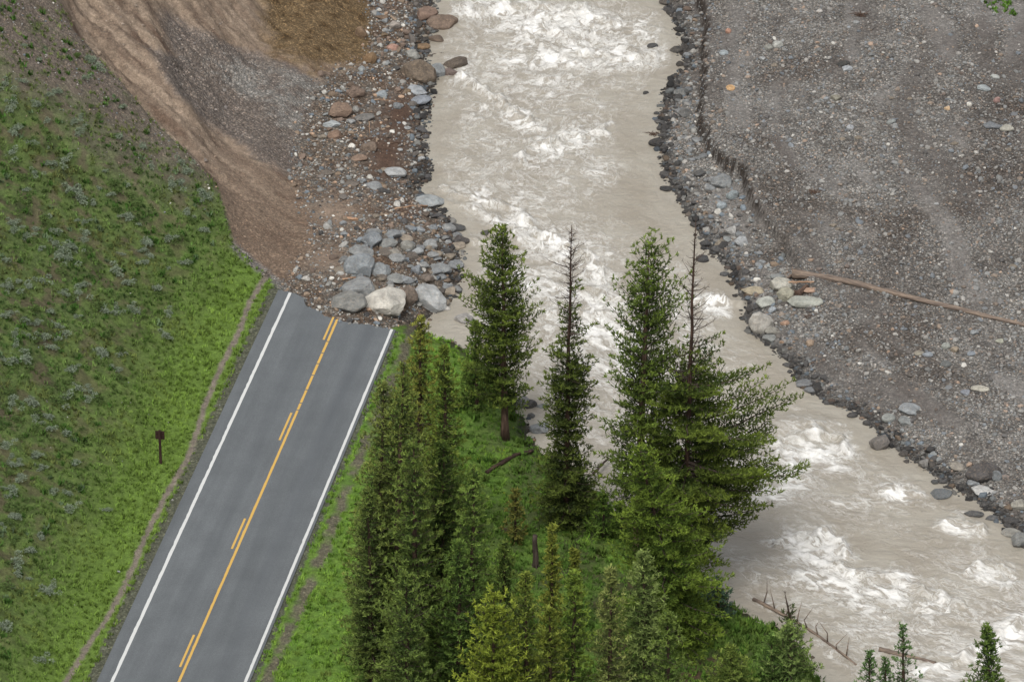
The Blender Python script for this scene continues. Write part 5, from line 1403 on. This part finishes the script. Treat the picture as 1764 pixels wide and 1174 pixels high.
log('stick', (640, 172), (690, 176), .03, .015, M_PLANK, 'thin pale twig lying across the brown mud patch', cat='stick', twigs=0)
log('stick', (636, 210), (637, 230), .025, .015, M_PLANK, 'thin pale upright looking twig below the mud patch', cat='stick')
log('stick', (745, 94), (764, 91), .03, .02, M_TWIG, 'dark twig poking into the river above the light grey block', cat='stick')
log('root_clump', (774, 425), (788, 415), .12, .05, M_BARKRED, 'red brown wood fragment caught on the dark rock in the foam', cat='wood')
log('root_clump', (1374, 512), (1390, 496), .22, .16, M_BARKRED, 'brown torn root mass wedged behind the cream boulders', cat='root', root=True)
def brush(px, py, w, n, label, seed):
    p = G(px, py); r = np.random.default_rng(seed); o = bpy.data.objects.new('dead_brush', None); COL.objects.link(o); o.location = p; o.empty_display_size = .2
    tag(o, label, 'brush')
    Vs, Fs, k = [], [], 0
    for i in range(n):
        a = r.uniform(0, 6.28); L = w / 60 * r.uniform(.5, 1.2); e = np.array([math.cos(a) * L, math.sin(a) * L * .7, r.uniform(.05, .5) * L])
        s = r.normal(0, .12, 3) * [1, 1, 0]; v_, q_, _ = tube_arrays(np.array([s, s + e * .5 + [0, 0, .05], s + e]), [.022, .016, .006], 4, False); Vs.append(v_); Fs.append(q_ + k); k += len(v_)
    link('twigs', np_mesh('twigs', np.concatenate(Vs), np.concatenate(Fs), M_BARKRED), o)
brush(1482, 27, 34, 40, 'brown dead brush tangle on the upper gravel bar', 1)
brush(1404, 332, 28, 34, 'red brown root tangle on the middle of the gravel bar', 2)
brush(1125, 232, 22, 26, 'dark brush snagged on the black rock of the right shore', 3)
brush(872, 915, 26, 26, 'uprooted brown root plate in grass behind the yellow pine', 4)
brush(1395, 545, 18, 16, 'fine twigs behind the long pale slab', 5)

# small stump near the river and old dead stump
def stump(px, py, h, r0, mat, label):
    p = G(px, py); o = bpy.data.objects.new('stump', None); COL.objects.link(o); o.location = p; tag(o, label, 'stump')
    z = np.linspace(-.15, h, 7); path = np.stack([.03 * np.sin(z * 3), .02 * z, z], 1)
    link('trunk', tube_mesh('trunk', path, r0 * (1.25 - .35 * np.linspace(0, 1, 7)), mat, 10), o)
    for i in range(5):
        a = i * 1.26; d = np.array([math.cos(a), math.sin(a), 0])
        link('root', tube_mesh('root', np.array([d * r0 * .6 + [0, 0, .12], d * r0 * 1.6 + [0, 0, .02], d * r0 * 2.4 + [0, 0, -.1]]), [r0 * .4, r0 * .25, r0 * .08], mat, 6), o)
stump(922, 975, 1.9, .14, M_TWIG, 'weathered grey standing stump in the grass below the half dead tree')

# ------------------------------------------------------------------ roadside sign, seen from behind
p = G(277, 798)
sg = bpy.data.objects.new('trail_sign', None); COL.objects.link(sg); sg.location = p
tag(sg, 'small brown wooden sign on a single post between hillside and footpath', 'sign')
def box(name, sx, sy, sz, loc, mat, parent, bev=.012):
    import bmesh
    bm = bmesh.new(); bmesh.ops.create_cube(bm, size=1); bmesh.ops.scale(bm, vec=(sx, sy, sz), verts=bm.verts)
    bmesh.ops.bevel(bm, geom=bm.edges[:], offset=bev, segments=2, affect='EDGES')
    bmesh.ops.translate(bm, vec=loc, verts=bm.verts); me = bpy.data.meshes.new(name); bm.to_mesh(me); bm.free(); return link(name, me, parent, mat)
HS = 58 / pxm(p) / .866
box('post', .13, .13, HS + .3, (0, 0, (HS + .3) / 2 - .3), M_SIGN, sg)
box('sign_panel', .50, .05, .52, (0, .092, HS - .36), M_SIGN, sg)
box('batten', .46, .03, .06, (0, .051, HS - .22), M_SIGN, sg)
box('batten', .46, .03, .06, (0, .051, HS - .48), M_SIGN, sg)
sg.rotation_euler = (0, 0, R(-6))
